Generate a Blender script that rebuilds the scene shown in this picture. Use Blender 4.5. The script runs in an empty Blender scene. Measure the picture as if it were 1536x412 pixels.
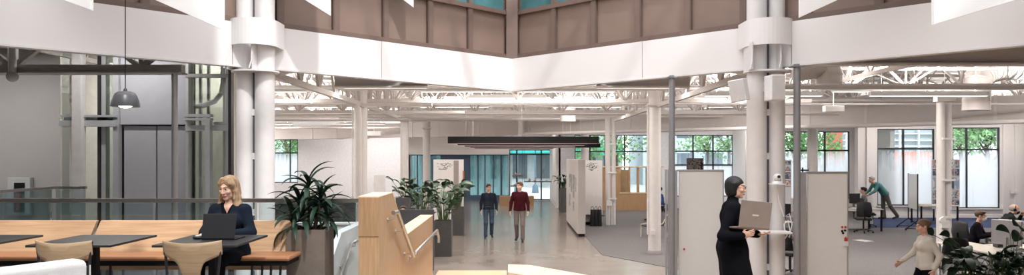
import bpy, bmesh, math, random
import numpy as np
from mathutils import Vector, Matrix
random.seed(7)
SC = bpy.context.scene
COL = SC.collection
PI = math.pi
F, CX, HY, CZ = 1080.0, 768.0, 233.0, 2.68     # focal length in pixels, principal column, horizon row, eye height

def P(px, py, Y):
    return Vector(((px - CX) / F * Y, Y, CZ - (py - HY) / F * Y))
def WX(px, Y): return (px - CX) / F * Y
def WZ(py, Y): return CZ - (py - HY) / F * Y
R = math.radians

# ------------------------------------------------------------ materials
MATS = {}
def mat(name, col, rough=.55, metal=0., bump=0., bscale=60., var=.05, vscale=8., stretch=(1, 1, 1), emis=None, es=0., spec=.4, coat=0.):
    if name in MATS: return MATS[name]
    m = bpy.data.materials.new(name); m.use_nodes = True
    nt = m.node_tree; b = nt.nodes['Principled BSDF']
    b.inputs['Roughness'].default_value = rough; b.inputs['Metallic'].default_value = metal
    b.inputs['Specular IOR Level'].default_value = spec
    if coat: b.inputs['Coat Weight'].default_value = coat; b.inputs['Coat Roughness'].default_value = .08
    tc = nt.nodes.new('ShaderNodeTexCoord'); mp = nt.nodes.new('ShaderNodeMapping')
    mp.inputs['Scale'].default_value = stretch
    nt.links.new(tc.outputs['Object'], mp.inputs['Vector'])
    nz = nt.nodes.new('ShaderNodeTexNoise'); nz.inputs['Scale'].default_value = vscale; nz.inputs['Detail'].default_value = 4
    nt.links.new(mp.outputs[0], nz.inputs['Vector'])
    rp = nt.nodes.new('ShaderNodeValToRGB')
    c = col
    rp.color_ramp.elements[0].color = (c[0]*(1-var), c[1]*(1-var), c[2]*(1-var), 1); rp.color_ramp.elements[0].position = .3
    rp.color_ramp.elements[1].color = (min(1, c[0]*(1+var)), min(1, c[1]*(1+var)), min(1, c[2]*(1+var)), 1); rp.color_ramp.elements[1].position = .7
    nt.links.new(nz.outputs['Fac'], rp.inputs[0]); nt.links.new(rp.outputs[0], b.inputs['Base Color'])
    if bump:
        n2 = nt.nodes.new('ShaderNodeTexNoise'); n2.inputs['Scale'].default_value = bscale; n2.inputs['Detail'].default_value = 3
        nt.links.new(mp.outputs[0], n2.inputs['Vector'])
        bp = nt.nodes.new('ShaderNodeBump'); bp.inputs['Strength'].default_value = bump; bp.inputs['Distance'].default_value = .01
        nt.links.new(n2.outputs['Fac'], bp.inputs['Height']); nt.links.new(bp.outputs[0], b.inputs['Normal'])
    if emis:
        b.inputs['Emission Color'].default_value = (*emis, 1); b.inputs['Emission Strength'].default_value = es
    MATS[name] = m
    return m

def glass(name, tint=(1, 1, 1), alpha=.08, rough=.03, film=None, z0=0, z1=1):
    """see-through sheet: transparent with a fresnel gloss; film adds a frosted coat whose streaks fade towards the pane top"""
    if name in MATS: return MATS[name]
    m = bpy.data.materials.new(name); m.use_nodes = True; nt = m.node_tree; nt.nodes.clear()
    out = nt.nodes.new('ShaderNodeOutputMaterial')
    tr = nt.nodes.new('ShaderNodeBsdfTransparent'); tr.inputs[0].default_value = (*tint, 1)
    gl = nt.nodes.new('ShaderNodeBsdfGlossy'); gl.inputs['Roughness'].default_value = rough; gl.inputs[0].default_value = (.9, .95, .95, 1)
    lw = nt.nodes.new('ShaderNodeLayerWeight'); lw.inputs[0].default_value = .25
    mm = nt.nodes.new('ShaderNodeMath'); mm.operation = 'MULTIPLY_ADD'; mm.inputs[1].default_value = .5; mm.inputs[2].default_value = alpha
    nt.links.new(lw.outputs['Fresnel'], mm.inputs[0])
    mx = nt.nodes.new('ShaderNodeMixShader')
    nt.links.new(mm.outputs[0], mx.inputs[0]); nt.links.new(tr.outputs[0], mx.inputs[1]); nt.links.new(gl.outputs[0], mx.inputs[2])
    last = mx
    if film:
        tc = nt.nodes.new('ShaderNodeTexCoord'); mp = nt.nodes.new('ShaderNodeMapping'); mp.inputs['Scale'].default_value = (7, 7, .35)
        nt.links.new(tc.outputs['Object'], mp.inputs[0])
        nz = nt.nodes.new('ShaderNodeTexNoise'); nz.inputs['Scale'].default_value = 1.; nz.inputs['Detail'].default_value = 5
        nt.links.new(mp.outputs[0], nz.inputs['Vector'])
        sp = nt.nodes.new('ShaderNodeSeparateXYZ'); nt.links.new(tc.outputs['Object'], sp.inputs[0])
        mr = nt.nodes.new('ShaderNodeMapRange'); mr.inputs[1].default_value = z1; mr.inputs[2].default_value = z0
        mr.inputs[3].default_value = -.1; mr.inputs[4].default_value = 1.15
        nt.links.new(sp.outputs['Z'], mr.inputs[0])
        ad = nt.nodes.new('ShaderNodeMath'); ad.operation = 'MULTIPLY_ADD'; ad.inputs[1].default_value = 1.6; ad.inputs[2].default_value = -.8
        nt.links.new(nz.outputs['Fac'], ad.inputs[0])
        a2 = nt.nodes.new('ShaderNodeMath'); a2.operation = 'ADD'; a2.use_clamp = True
        nt.links.new(ad.outputs[0], a2.inputs[0]); nt.links.new(mr.outputs[0], a2.inputs[1])
        a3 = nt.nodes.new('ShaderNodeMath'); a3.operation = 'MULTIPLY'; a3.inputs[1].default_value = film[3]; nt.links.new(a2.outputs[0], a3.inputs[0])
        tl = nt.nodes.new('ShaderNodeBsdfTranslucent'); tl.inputs[0].default_value = (*film[:3], 1)
        df = nt.nodes.new('ShaderNodeBsdfDiffuse'); df.inputs[0].default_value = (*film[:3], 1)
        m2 = nt.nodes.new('ShaderNodeMixShader'); m2.inputs[0].default_value = .25
        nt.links.new(tl.outputs[0], m2.inputs[1]); nt.links.new(df.outputs[0], m2.inputs[2])
        m3 = nt.nodes.new('ShaderNodeMixShader')
        nt.links.new(a3.outputs[0], m3.inputs[0]); nt.links.new(mx.outputs[0], m3.inputs[1]); nt.links.new(m2.outputs[0], m3.inputs[2])
        last = m3
    nt.links.new(last.outputs[0], out.inputs[0])
    MATS[name] = m
    return m

def wood(name, c1, c2, sc=(1, 1, 12), rough=.45):
    if name in MATS: return MATS[name]
    m = mat(name, c1, rough, 0, .06, 40, .04, 3)
    nt = m.node_tree
    mp = [n for n in nt.nodes if n.type == 'MAPPING'][0]; mp.inputs['Scale'].default_value = sc
    nz = [n for n in nt.nodes if n.type == 'TEX_NOISE'][0]; nz.inputs['Detail'].default_value = 7; nz.inputs['Distortion'].default_value = .6
    rp = [n for n in nt.nodes if n.type == 'VALTORGB'][0]
    rp.color_ramp.elements[0].color = (*c2, 1); rp.color_ramp.elements[1].color = (*c1, 1)
    return m

def paint_mat(name, stops, scale=3., stretch=(1, 1, 1), rough=.6):
    """blotchy picture: a noise run through several plain colours"""
    if name in MATS: return MATS[name]
    m = mat(name, (1, 1, 1), rough, vscale=scale, stretch=stretch)
    rp = [n for n in m.node_tree.nodes if n.type == 'VALTORGB'][0]; cr = rp.color_ramp; cr.interpolation = 'CONSTANT'
    while len(cr.elements) > 1: cr.elements.remove(cr.elements[-1])
    cr.elements[0].position = 0; cr.elements[0].color = (*stops[0][1], 1)
    for p, c in stops[1:]:
        e = cr.elements.new(p); e.color = (*c, 1)
    return m

WHITE = mat('white_paint', (.80, .77, .755), .5, var=.015)
FASCIA = mat('fascia_paint', (.79, .765, .75), .55, var=.012, vscale=1.2)
STEEL_W = mat('white_steel', (.73, .70, .685), .45, var=.03)
TRUSS = mat('truss_paint', (.60, .56, .535), .5, var=.03)
DUCTW = mat('duct_paint', (.66, .62, .60), .42, var=.02, bump=.03, bscale=6)
DECK = mat('deck_white', (.86, .84, .83), .6, var=.03)
BROWN = mat('bronze_panel', (.235, .165, .135), .5, var=.05, vscale=3)
BRONZE_D = mat('bronze_dark', (.12, .085, .07), .45)
TEAL = mat('teal_glazing', (.07, .19, .205), .12, 0, var=.25, vscale=1.5, spec=.8)
GREYP = mat('grey_panel', (.37, .37, .40), .5, var=.03)
GREYW = mat('grey_wall', (.30, .285, .275), .6, var=.03, vscale=2)
STEEL_G = mat('grey_steel', (.33, .32, .315), .38, .5, var=.04)
STEEL_D = mat('dark_steel', (.06, .055, .055), .35, .6)
STEEL_B = mat('brushed_steel', (.55, .52, .49), .28, 1., var=.08, vscale=30)
POLE = mat('pole_grey', (.30, .30, .31), .35, .3)
BLACK = mat('black_matt', (.008, .008, .009), .6, spec=.15)
BLACKG = mat('black_satin', (.014, .014, .016), .3)
CHAR = mat('charcoal_felt', (.075, .075, .08), .9, bump=.3, bscale=200)
MIDGREY = mat('partition_fabric', (.085, .085, .09), .9, bump=.3, bscale=200)
BLACKF = mat('black_felt', (.01, .01, .011), .9, spec=.1)
WOODL = wood('oak_light', (.62, .42, .25), (.50, .32, .175), (1.2, 1.2, 14))
WOODH = wood('oak_horizontal', (.56, .37, .22), (.43, .265, .15), (.8, 3, 16))
WOODT = wood('oak_top', (.80, .63, .44), (.70, .52, .34), (12, 1, 1))
WOODV = wood('oak_vertical', (.50, .315, .175), (.37, .22, .115), (14, 14, .7))
WOODC = wood('chair_oak', (.40, .285, .17), (.30, .20, .115), (1.5, 1.5, 16))
LEATHER = mat('tan_leather', (.29, .13, .06), .42, bump=.15, bscale=120)
CONCP = mat('planter_concrete', (.135, .11, .09), .6, bump=.2, bscale=25, var=.16, vscale=5)
PLANTD = mat('planter_dark', (.07, .068, .065), .5, var=.1)
SOIL = mat('soil', (.03, .02, .014), .95, bump=1, bscale=80, var=.4, vscale=60)
LEAF = mat('leaf_dark', (.008, .028, .014), .45, spec=.25, var=.4, vscale=9)
LEAF2 = mat('leaf_mid', (.013, .045, .018), .4, var=.45, vscale=9)
STEM = mat('stem_brown', (.09, .07, .045), .8)
FABW = mat('white_boucle', (.74, .73, .72), .95, bump=.8, bscale=260)
BOARD = mat('whiteboard_face', (.83, .81, .77), .16, var=.01)
ALU = mat('aluminium_trim', (.52, .51, .50), .35, .7)
SAIL = mat('sail_white', (.84, .82, .80), .6, var=.01)
PLASW = mat('white_plastic', (.80, .79, .78), .4)
SILVER = mat('silver_grey', (.48, .48, .49), .35, .5)
FRAME = mat('window_frame_dark', (.045, .045, .05), .4, .3)
GLASS = glass('clear_glass', (.94, .97, .97), .03)
GLASSR = glass('railing_glass', (.80, .86, .87), .06)
GLASST = glass('teal_glass', (.52, .68, .70), .08, film=(.42, .62, .61, .55), z0=-2.5, z1=5)
GLASSS = glass('shaft_glass', (.83, .87, .86), .10)
FROST = glass('frosted_film_glass', (.92, .97, 1.), .03, film=(.93, .97, 1., .98), z0=1.9, z1=3.1)
SCREEN = mat('dark_screen', (.01, .01, .012), .2)
TWEED = mat('tweed_fabric', (.40, .37, .35), .95, bump=.5, bscale=220, var=.25, vscale=60)

# ------------------------------------------------------------ object helpers
ORG = {}
def thing(name, label, cat, loc=(0, 0, 0), group=None):
    o = bpy.data.objects.new(name, None); COL.objects.link(o); o.location = loc; o.empty_display_size = .1
    o['label'] = label; o['category'] = cat
    if group: o['group'] = group
    ORG[o.name] = Vector(loc)
    return o
def tag(o, label, cat, group=None, kind=None):
    o['label'] = label; o['category'] = cat
    if group: o['group'] = group
    if kind: o['kind'] = kind
    return o
def struct(o, label=None, cat=None):
    o['kind'] = 'structure'
    if label: o['label'] = label; o['category'] = cat
    return o
def children(o): return [c for c in COL.objects if c.parent == o]
def copy_tree(o, parent=None, kids=None):
    c = o.copy(); COL.objects.link(c)
    if parent: c.parent = parent
    for ch in (kids or KIDS)(o): copy_tree(ch, c)
    return c
def KIDS(o): return list(o.children)

class MB:
    def __init__(s): s.v = []; s.f = []; s.m = []; s.sm = []
    def add(s, vs, fs, mi=0, smooth=False):
        n = len(s.v); s.v += [tuple(v) for v in vs]
        for f in fs: s.f.append(tuple(i + n for i in f)); s.m.append(mi); s.sm.append(smooth)
        return s
    def box(s, x0, x1, y0, y1, z0, z1, mi=0):
        if x0 > x1: x0, x1 = x1, x0
        if y0 > y1: y0, y1 = y1, y0
        if z0 > z1: z0, z1 = z1, z0
        v = [(x, y, z) for z in (z0, z1) for y in (y0, y1) for x in (x0, x1)]
        return s.add(v, [(0, 2, 3, 1), (4, 5, 7, 6), (0, 1, 5, 4), (2, 6, 7, 3), (0, 4, 6, 2), (1, 3, 7, 5)], mi)
    def cbox(s, c, size, rz=0, mi=0, rx=0, ry=0):
        M = Matrix.Rotation(rz, 3, 'Z') @ Matrix.Rotation(ry, 3, 'Y') @ Matrix.Rotation(rx, 3, 'X')
        h = [a / 2 for a in size]; c = Vector(c)
        v = [c + M @ Vector((x * h[0], y * h[1], z * h[2])) for z in (-1, 1) for y in (-1, 1) for x in (-1, 1)]
        return s.add(v, [(0, 2, 3, 1), (4, 5, 7, 6), (0, 1, 5, 4), (2, 6, 7, 3), (0, 4, 6, 2), (1, 3, 7, 5)], mi)
    def bar(s, p, q, w, h=None, mi=0, up=(0, 0, 1)):
        h = h or w; p = Vector(p); q = Vector(q); d = (q - p).normalized(); u = Vector(up)
        if abs(d.dot(u)) > .98: u = Vector((0, 1, 0))
        a = d.cross(u).normalized(); b = a.cross(d).normalized()
        v = [e + a * (i * w / 2) + b * (j * h / 2) for e in (p, q) for j in (-1, 1) for i in (-1, 1)]
        return s.add(v, [(0, 2, 3, 1), (4, 5, 7, 6), (0, 1, 5, 4), (2, 6, 7, 3), (0, 4, 6, 2), (1, 3, 7, 5)], mi)
    def tube(s, p, q, r, r2=None, n=12, mi=0, caps=True):
        r2 = r if r2 is None else r2; p = Vector(p); q = Vector(q); d = (q - p).normalized()
        u = Vector((0, 0, 1)) if abs(d.z) < .95 else Vector((1, 0, 0))
        a = d.cross(u).normalized(); b = a.cross(d).normalized()
        v = []
        for e, rr in ((p, r), (q, r2)):
            for k in range(n):
                t = 2 * PI * k / n; v.append(e + (a * math.cos(t) + b * math.sin(t)) * rr)
        fs = [(k, (k + 1) % n, n + (k + 1) % n, n + k) for k in range(n)]
        s.add(v, fs, mi, True)
        if caps: s.add(v, [tuple(range(n - 1, -1, -1)), tuple(range(n, 2 * n))], mi)
        return s
    def path(s, pts, r, n=10, mi=0, flat=None):
        """a bent tube through the points, radius r or a list"""
        pts = [Vector(p) for p in pts]; k = len(pts); rs = r if isinstance(r, (list, tuple)) else [r] * k
        v = []; prev = None
        for i, p in enumerate(pts):
            d = (pts[min(i + 1, k - 1)] - pts[max(i - 1, 0)]).normalized()
            if prev is None:
                u = Vector((0, 0, 1)) if abs(d.z) < .9 else Vector((1, 0, 0)); a = d.cross(u).normalized()
            else: a = (prev - d * prev.dot(d)).normalized()
            prev = a; b = a.cross(d).normalized()
            for j in range(n):
                t = 2 * PI * j / n; v.append(p + (a * math.cos(t) + b * math.sin(t) * (flat or 1)) * rs[i])
        fs = [(i * n + j, i * n + (j + 1) % n, (i + 1) * n + (j + 1) % n, (i + 1) * n + j) for i in range(k - 1) for j in range(n)]
        s.add(v, fs, mi, True)
        return s.add(v, [tuple(range(n - 1, -1, -1)), tuple(range((k - 1) * n, k * n))], mi)
    def lathe(s, c, prof, n=24, mi=0):
        c = Vector(c); v = []
        for r, z in prof:
            for k in range(n): t = 2 * PI * k / n; v.append(c + Vector((r * math.cos(t), r * math.sin(t), z)))
        fs = [(i * n + k, i * n + (k + 1) % n, (i + 1) * n + (k + 1) % n, (i + 1) * n + k) for i in range(len(prof) - 1) for k in range(n)]
        return s.add(v, fs, mi, True)
    def prism(s, poly, z0, z1, mi=0):
        n = len(poly); v = [(x, y, z0) for x, y in poly] + [(x, y, z1) for x, y in poly]
        fs = [tuple(range(n - 1, -1, -1)), tuple(range(n, 2 * n))] + [(k, (k + 1) % n, n + (k + 1) % n, n + k) for k in range(n)]
        return s.add(v, fs, mi)
    def extr(s, poly3, d, mi=0):
        """solid from a planar 3-D polygon pushed along vector d"""
        n = len(poly3); d = Vector(d); v = [Vector(p) for p in poly3] + [Vector(p) + d for p in poly3]
        fs = [tuple(range(n - 1, -1, -1)), tuple(range(n, 2 * n))] + [(k, (k + 1) % n, n + (k + 1) % n, n + k) for k in range(n)]
        return s.add(v, fs, mi)
    def sphere(s, c, r, n=12, mi=0, sc=(1, 1, 1)):
        c = Vector(c); v = []; m = n // 2
        for i in range(m + 1):
            a = PI * i / m
            for k in range(n):
                t = 2 * PI * k / n
                v.append(c + Vector((r * sc[0] * math.sin(a) * math.cos(t), r * sc[1] * math.sin(a) * math.sin(t), r * sc[2] * math.cos(a))))
        fs = [(i * n + k, i * n + (k + 1) % n, (i + 1) * n + (k + 1) % n, (i + 1) * n + k) for i in range(m) for k in range(n)]
        return s.add(v, fs, mi, True)
    def leaf(s, base, az, el, length, width, droop, mi=0, seg=7, fold=.25, petiole=0., roll=0):
        """one arching leaf blade; el is the starting elevation, droop how far it bends over its length"""
        p = Vector(base); rows = []; e = el; step = length / seg
        side = Vector((-math.sin(az), math.cos(az), 0))
        if roll:
            dd = Vector((math.cos(az), math.sin(az), 0)); side = Matrix.Rotation(roll, 3, dd) @ side
        if petiole:
            q = p + Vector((math.cos(az) * math.cos(el), math.sin(az) * math.cos(el), math.sin(el))) * petiole
            s.tube(p, q, .006, .004, 5, mi); p = q
        for i in range(seg + 1):
            t = i / seg; w = width * (math.sin(PI * min(1, t * .92 + .07)) ** .75) if i < seg else .002
            d = Vector((math.cos(az) * math.cos(e), math.sin(az) * math.cos(e), math.sin(e)))
            nrm = side.cross(d)
            rows += [p + side * (w / 2) - nrm * (w * fold / 2), p, p - side * (w / 2) - nrm * (w * fold / 2)]
            p = p + d * step; e -= droop / seg
        fs = []
        for i in range(seg):
            for j in (0, 1): fs.append((i * 3 + j, i * 3 + j + 1, i * 3 + j + 4, i * 3 + j + 3))
        return s.add(rows, fs, mi, True)
    def build(s, name, m, parent=None, bevel=0, sub=0, solid=0, label=None):
        o0 = ORG.get(parent.name, Vector()) if parent else Vector()
        me = bpy.data.meshes.new(name)
        me.from_pydata([tuple(Vector(v) - o0) for v in s.v], [], s.f)
        ms = m if isinstance(m, (list, tuple)) else [m]
        for x in ms: me.materials.append(x)
        me.polygons.foreach_set('material_index', s.m); me.polygons.foreach_set('use_smooth', s.sm)
        me.update()
        bm = bmesh.new(); bm.from_mesh(me); bmesh.ops.recalc_face_normals(bm, faces=bm.faces); bm.to_mesh(me); bm.free()
        o = bpy.data.objects.new(name, me); COL.objects.link(o)
        if parent: o.parent = parent; ORG[o.name] = o0
        if solid: q = o.modifiers.new('solid', 'SOLIDIFY'); q.thickness = solid; q.offset = 0
        if bevel: q = o.modifiers.new('bevel', 'BEVEL'); q.width = bevel; q.segments = 2; q.limit_method = 'ANGLE'
        if sub: q = o.modifiers.new('sub', 'SUBSURF'); q.levels = sub; q.render_levels = sub
        if label: o['label'] = label
        return o

# ------------------------------------------------------------ smooth bodies (distance fields meshed by surface nets)
class Field:
    def __init__(s, lo, hi, h):
        s.h = h; s.lo = np.array(lo, float); n = np.ceil((np.array(hi, float) - s.lo) / h).astype(int) + 1
        s.n = n; s.F = np.full(tuple(n), .5, np.float32)
        s.ax = [s.lo[i] + np.arange(n[i]) * h for i in range(3)]
    def _blk(s, lo, hi):
        a = np.clip(np.floor((np.array(lo) - s.lo) / s.h).astype(int), 0, s.n - 1)
        b = np.clip(np.ceil((np.array(hi) - s.lo) / s.h).astype(int) + 1, 1, s.n)
        if (b <= a).any(): return None, None
        sl = tuple(slice(a[i], b[i]) for i in range(3))
        X = s.ax[0][sl[0]][:, None, None]; Y = s.ax[1][sl[1]][None, :, None]; Z = s.ax[2][sl[2]][None, None, :]
        return sl, (X, Y, Z)
    def _union(s, sl, d, k):
        a = s.F[sl]; hh = np.maximum(k - np.abs(a - d), 0) / k
        s.F[sl] = np.minimum(a, d) - hh * hh * k * .25
    def cone(s, a, b, ra, rb, k=.02, sub=False):
        a = np.array(a, float); b = np.array(b, float); mr = max(ra, rb) + k + 2 * s.h
        sl, g = s._blk(np.minimum(a, b) - mr, np.maximum(a, b) + mr)
        if sl is None: return
        d = b - a; L = max(float(d @ d), 1e-9)
        q = [g[i] - a[i] for i in range(3)]
        t = np.clip((q[0] * d[0] + q[1] * d[1] + q[2] * d[2]) / L, 0, 1)
        dist = np.sqrt((q[0] - t * d[0]) ** 2 + (q[1] - t * d[1]) ** 2 + (q[2] - t * d[2]) ** 2) - (ra + (rb - ra) * t)
        if sub: s.F[sl] = np.maximum(s.F[sl], -dist)
        else: s._union(sl, dist, k)
    def ell(s, c, r, M=None, k=.015, sub=False):
        c = np.array(c, float); r = np.array(r, float); mr = r.max() + k + 2 * s.h
        sl, g = s._blk(c - mr, c + mr)
        if sl is None: return
        q = [g[i] - c[i] for i in range(3)]
        if M is not None: q = [q[0] * M[0][i] + q[1] * M[1][i] + q[2] * M[2][i] for i in range(3)]   # columns of M are the local axes
        k0 = np.sqrt((q[0] / r[0]) ** 2 + (q[1] / r[1]) ** 2 + (q[2] / r[2]) ** 2)
        k1 = np.sqrt((q[0] / r[0] ** 2) ** 2 + (q[1] / r[1] ** 2) ** 2 + (q[2] / r[2] ** 2) ** 2) + 1e-6
        dist = k0 * (k0 - 1) / k1
        if sub:
            kk = k; a = s.F[sl]; b = -dist; hh = np.maximum(kk - np.abs(a - b), 0) / kk
            s.F[sl] = np.maximum(a, b) + hh * hh * kk * .25
        else: s._union(sl, dist, k)
    def cut(s, p, n):
        """remove everything on the side n points to"""
        n = np.array(n, float); n /= np.linalg.norm(n)
        d = (s.ax[0][:, None, None] - p[0]) * n[0] + (s.ax[1][None, :, None] - p[1]) * n[1] + (s.ax[2][None, None, :] - p[2]) * n[2]
        s.F = np.maximum(s.F, d.astype(np.float32))
    def cutfn(s, fn):
        X, Y, Z = np.meshgrid(*s.ax, indexing='ij'); s.F = np.maximum(s.F, fn(X, Y, Z).astype(np.float32))
    def mesh(s):
        Fv = s.F; Fv[0] = Fv[-1] = .5; Fv[:, 0] = Fv[:, -1] = .5; Fv[:, :, 0] = Fv[:, :, -1] = .5
        ins = Fv < 0; nx, ny, nz = Fv.shape
        c = np.zeros((nx - 1, ny - 1, nz - 1), np.int8)
        for i in (0, 1):
            for j in (0, 1):
                for k in (0, 1): c += ins[i:nx - 1 + i, j:ny - 1 + j, k:nz - 1 + k]
        act = np.argwhere((c > 0) & (c < 8)); idx = -np.ones(c.shape, np.int64)
        idx[tuple(act.T)] = np.arange(len(act))
        acc = np.zeros((len(act), 3)); cnt = np.zeros(len(act))
        cor = [(i, j, k) for i in (0, 1) for j in (0, 1) for k in (0, 1)]
        for A in cor:
            for ax in range(3):
                if A[ax]: continue
                B = list(A); B[ax] = 1
                fa = Fv[tuple((act + A).T)]; fb = Fv[tuple((act + B).T)]
                x = (fa < 0) != (fb < 0); t = np.where(x, fa / np.where(x, fa - fb, 1), 0)
                pt = np.array(A, float)[None] + t[:, None] * (np.array(B) - np.array(A))[None]
                acc[x] += pt[x]; cnt[x] += 1
        V = s.lo + (act + acc / cnt[:, None]) * s.h
        Q = []
        for ax in range(3):
            o1, o2 = [(1, 2), (2, 0), (0, 1)][ax]
            sa = [slice(1, -1)] * 3; sa[ax] = slice(0, -1); sb = list(sa); sb[ax] = slice(1, None)
            A = ins[tuple(sa)]; B = ins[tuple(sb)]
            e = np.argwhere(A != B)
            flip = A[tuple(e.T)]
            off = np.ones(3, int); off[ax] = 0
            e = e + off
            d1 = np.zeros(3, int); d1[o1] = 1; d2 = np.zeros(3, int); d2[o2] = 1
            q = np.stack([idx[tuple((e - d1 - d2).T)], idx[tuple((e - d2).T)], idx[tuple(e.T)], idx[tuple((e - d1).T)]], 1)
            q[~flip] = q[~flip][:, ::-1]
            Q.append(q)
        return V, np.concatenate(Q)
    def build(s, name, mats, parent=None, mfn=None, relax=1):
        V, Q = s.mesh()
        me = bpy.data.meshes.new(name); me.from_pydata(V.tolist(), [], Q.tolist())
        for m in (mats if isinstance(mats, (list, tuple)) else [mats]): me.materials.append(m)
        if mfn is not None:
            me.polygons.foreach_set('material_index', mfn(V[Q].mean(1)).astype(np.int32))
        me.polygons.foreach_set('use_smooth', np.ones(len(Q), bool)); me.update()
        o = bpy.data.objects.new(name, me); COL.objects.link(o)
        if parent: o.parent = parent
        if relax: q = o.modifiers.new('relax', 'SMOOTH'); q.factor = .5; q.iterations = relax
        return o
# ------------------------------------------------------------ people
SKIN = mat('skin_warm', (.62, .36, .26), .5, var=.05, vscale=20)
SKIN2 = mat('skin_light', (.66, .41, .31), .5, var=.05, vscale=20)
LIPS = mat('lips', (.42, .15, .13), .45)
BROW = mat('eyebrow', (.10, .06, .04), .8)
EYEW = mat('eye_white', (.7, .68, .66), .25)
IRIS = mat('iris', (.03, .02, .015), .15)
def V3(*a): return np.array(a, float)

def person(name, label, loc, rz, J=None, H=1.75, h=.007, skin=None, female=False, top=None, sleeve=1., hem=.86, legs=None, dress=None, shoes=None,
           hair=None, hair_col=None, head=(0, 0, 0), hands=None, group=None, collar=.0, vneck=0, inner=None, extras=(), bulk=1., brow=None):
    """a posed figure: joints J in metres (x to the picture's right when facing the camera, facing -y, z up), scaled by H"""
    s = H / 1.75; g = .86 if female else 1.
    D = dict(pel=(0, 0, .95), wai=(0, 0, 1.10), che=(0, 0, 1.30), nek=(0, .01, 1.46), hed=(0, -.015, 1.625),
             sl=(-.172 * g, .01, 1.392), sr=(.172 * g, .01, 1.392), el=(-.225, .03, 1.13), er=(.225, .03, 1.13), wl=(-.235, -.04, .88), wr=(.235, -.04, .88),
             hl=(-.09, 0, .92), hr=(.09, 0, .92), kl=(-.10, -.02, .50), kr=(.10, -.02, .50), al=(-.10, .02, .09), ar=(.10, .02, .09),
             tl=(-.115, -.15, .035), tr=(.115, -.15, .035))
    if J: D.update(J)
    D = {k: V3(*v) * s for k, v in D.items()}
    root = thing(name, label, 'person', (0, 0, 0), group)
    allp = np.array(list(D.values())); lo = allp.min(0) - .24; hi = allp.max(0) + .24; lo[2] = max(lo[2], -.02) if allp[:, 2].min() < .15 else lo[2]
    lat = D['sr'] - D['sl']; lat /= np.linalg.norm(lat); lah = D['hr'] - D['hl']; lah /= np.linalg.norm(lah)
    up = D['nek'] - D['che']; up /= np.linalg.norm(up); fw = np.cross(lat, up); fw /= np.linalg.norm(fw)
    if fw @ V3(0, -1, 0) < 0 and False: fw = -fw
    w = bulk * s
    yaw, pit, rol = head
    HM = Matrix.Rotation(yaw, 3, 'Z') @ Matrix.Rotation(pit, 3, 'X') @ Matrix.Rotation(rol, 3, 'Y')
    HMn = np.array(HM); hc = D['hed']; hs = s * (.97 if female else 1.)
    def hp(x, y, z): return hc + HMn @ (V3(x, y, z) * hs)     # head-local: y negative is the face
    def torso(f, e, k=.05, low=True, toplim=True):
        g2 = .9 if female else 1.
        for sg in (-1, 1):
            if low: f.cone(D['pel'] + lah * sg * .075 * w, D['wai'] + lah * sg * .055 * w * g2, .098 * w + e, .088 * w * g2 + e, k)
            f.cone(D['wai'] + lah * sg * .055 * w * g2, D['che'] + lat * sg * .075 * w * g2, .088 * w * g2 + e, .098 * w * g2 + e, k)
            f.cone(D['che'] + lat * sg * .08 * w * g2, D['nek'] + lat * sg * .06 * w * g2 - up * .06, .09 * w * g2 + e, .062 * w + e, k)
            sh = D['sl'] if sg < 0 else D['sr']
            f.cone(D['nek'] - up * .045, sh, .036 * w + e, .047 * w * g2 + e, .035)
        if female:
            for sg in (-1, 1): f.ell(D['che'] + lat * sg * .068 * s + fw * .085 * s - up * .015, (.06 * s + e, .055 * s + e, .06 * s + e), None, .04)
    def arm(f, S, E, W, e, k=.03, frac=1.):
        q = E + (W - E) * frac
        f.cone(S, E, .048 * w * g + e, .038 * w * g + e, k); f.cone(E, q, .038 * w * g + e, (.038 + (.026 - .038) * frac) * w * g + e, k)
    # --- body
    f = Field(lo, hi, h)
    torso(f, -.006)
    f.cone(D['nek'] - up * .03, hp(0, .015, -.07), .054 * w * g, .050 * w * g, .03)
    arm(f, D['sl'], D['el'], D['wl'], 0); arm(f, D['sr'], D['er'], D['wr'], 0)
    for a in 'lr':
        f.cone(D['h' + a], D['k' + a], .075 * w, .05 * w, .03); f.cone(D['k' + a], D['a' + a], .05 * w, .035 * w, .02)
        f.cone(D['a' + a] - V3(0, 0, .03 * s), D['t' + a], .035 * s, .025 * s, .02)
    # hands
    hands = hands or {}
    for a, E, W in (('l', D['el'], D['wl']), ('r', D['er'], D['wr'])):
        d = W - E; d /= np.linalg.norm(d)
        spec = hands.get(a, {})
        if 'dir' in spec: d = V3(*spec['dir']); d /= np.linalg.norm(d)
        n = V3(*spec.get('palm', (1, 0, 0) if a == 'l' else (-1, 0, 0))); n = n - d * (n @ d); n /= np.linalg.norm(n)
        t = V3(*spec.get('thumb', (0, -1, 0))); t = t - d * (t @ d) - n * (t @ n); t /= np.linalg.norm(t)
        cu = spec.get('curl', .45); q = s * (.92 if female else 1.)
        M = np.stack([d, n, t], 1)
        f.ell(W + d * .048 * q, (.054 * q, .017 * q, .041 * q), M, .015)
        for i, (of, ln) in enumerate(((.030, .070), (.010, .079), (-.011, .074), (-.030, .058))):
            b = W + d * .088 * q + t * of * q; L = ln * q / 3; ang = 0; dd = d
            for sgm in range(3):
                ang += cu * (.6, 1., .8)[sgm]
                dd = d * math.cos(ang) + n * math.sin(ang)
                c = b + dd * L * (1.25, 1., .75)[sgm]
                f.cone(b, c, .0088 * q - sgm * .0006, .0082 * q - sgm * .0006, .004); b = c
        b = W + d * .022 * q + t * .028 * q; c = b + (d * .62 + t * .62 + n * .25) * .040 * q
        f.cone(b, c, .0125 * q, .0105 * q, .01); f.cone(c, c + (d * .9 + t * .15 + n * .3) * .032 * q, .010 * q, .008 * q, .005)
    # head
    f.ell(hp(0, .018, .028), V3(.076, .097, .093) * hs, HMn, .02)
    f.ell(hp(0, -.030, -.035), V3(.060 if not female else .056, .062, .078) * hs, HMn, .03)
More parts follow.
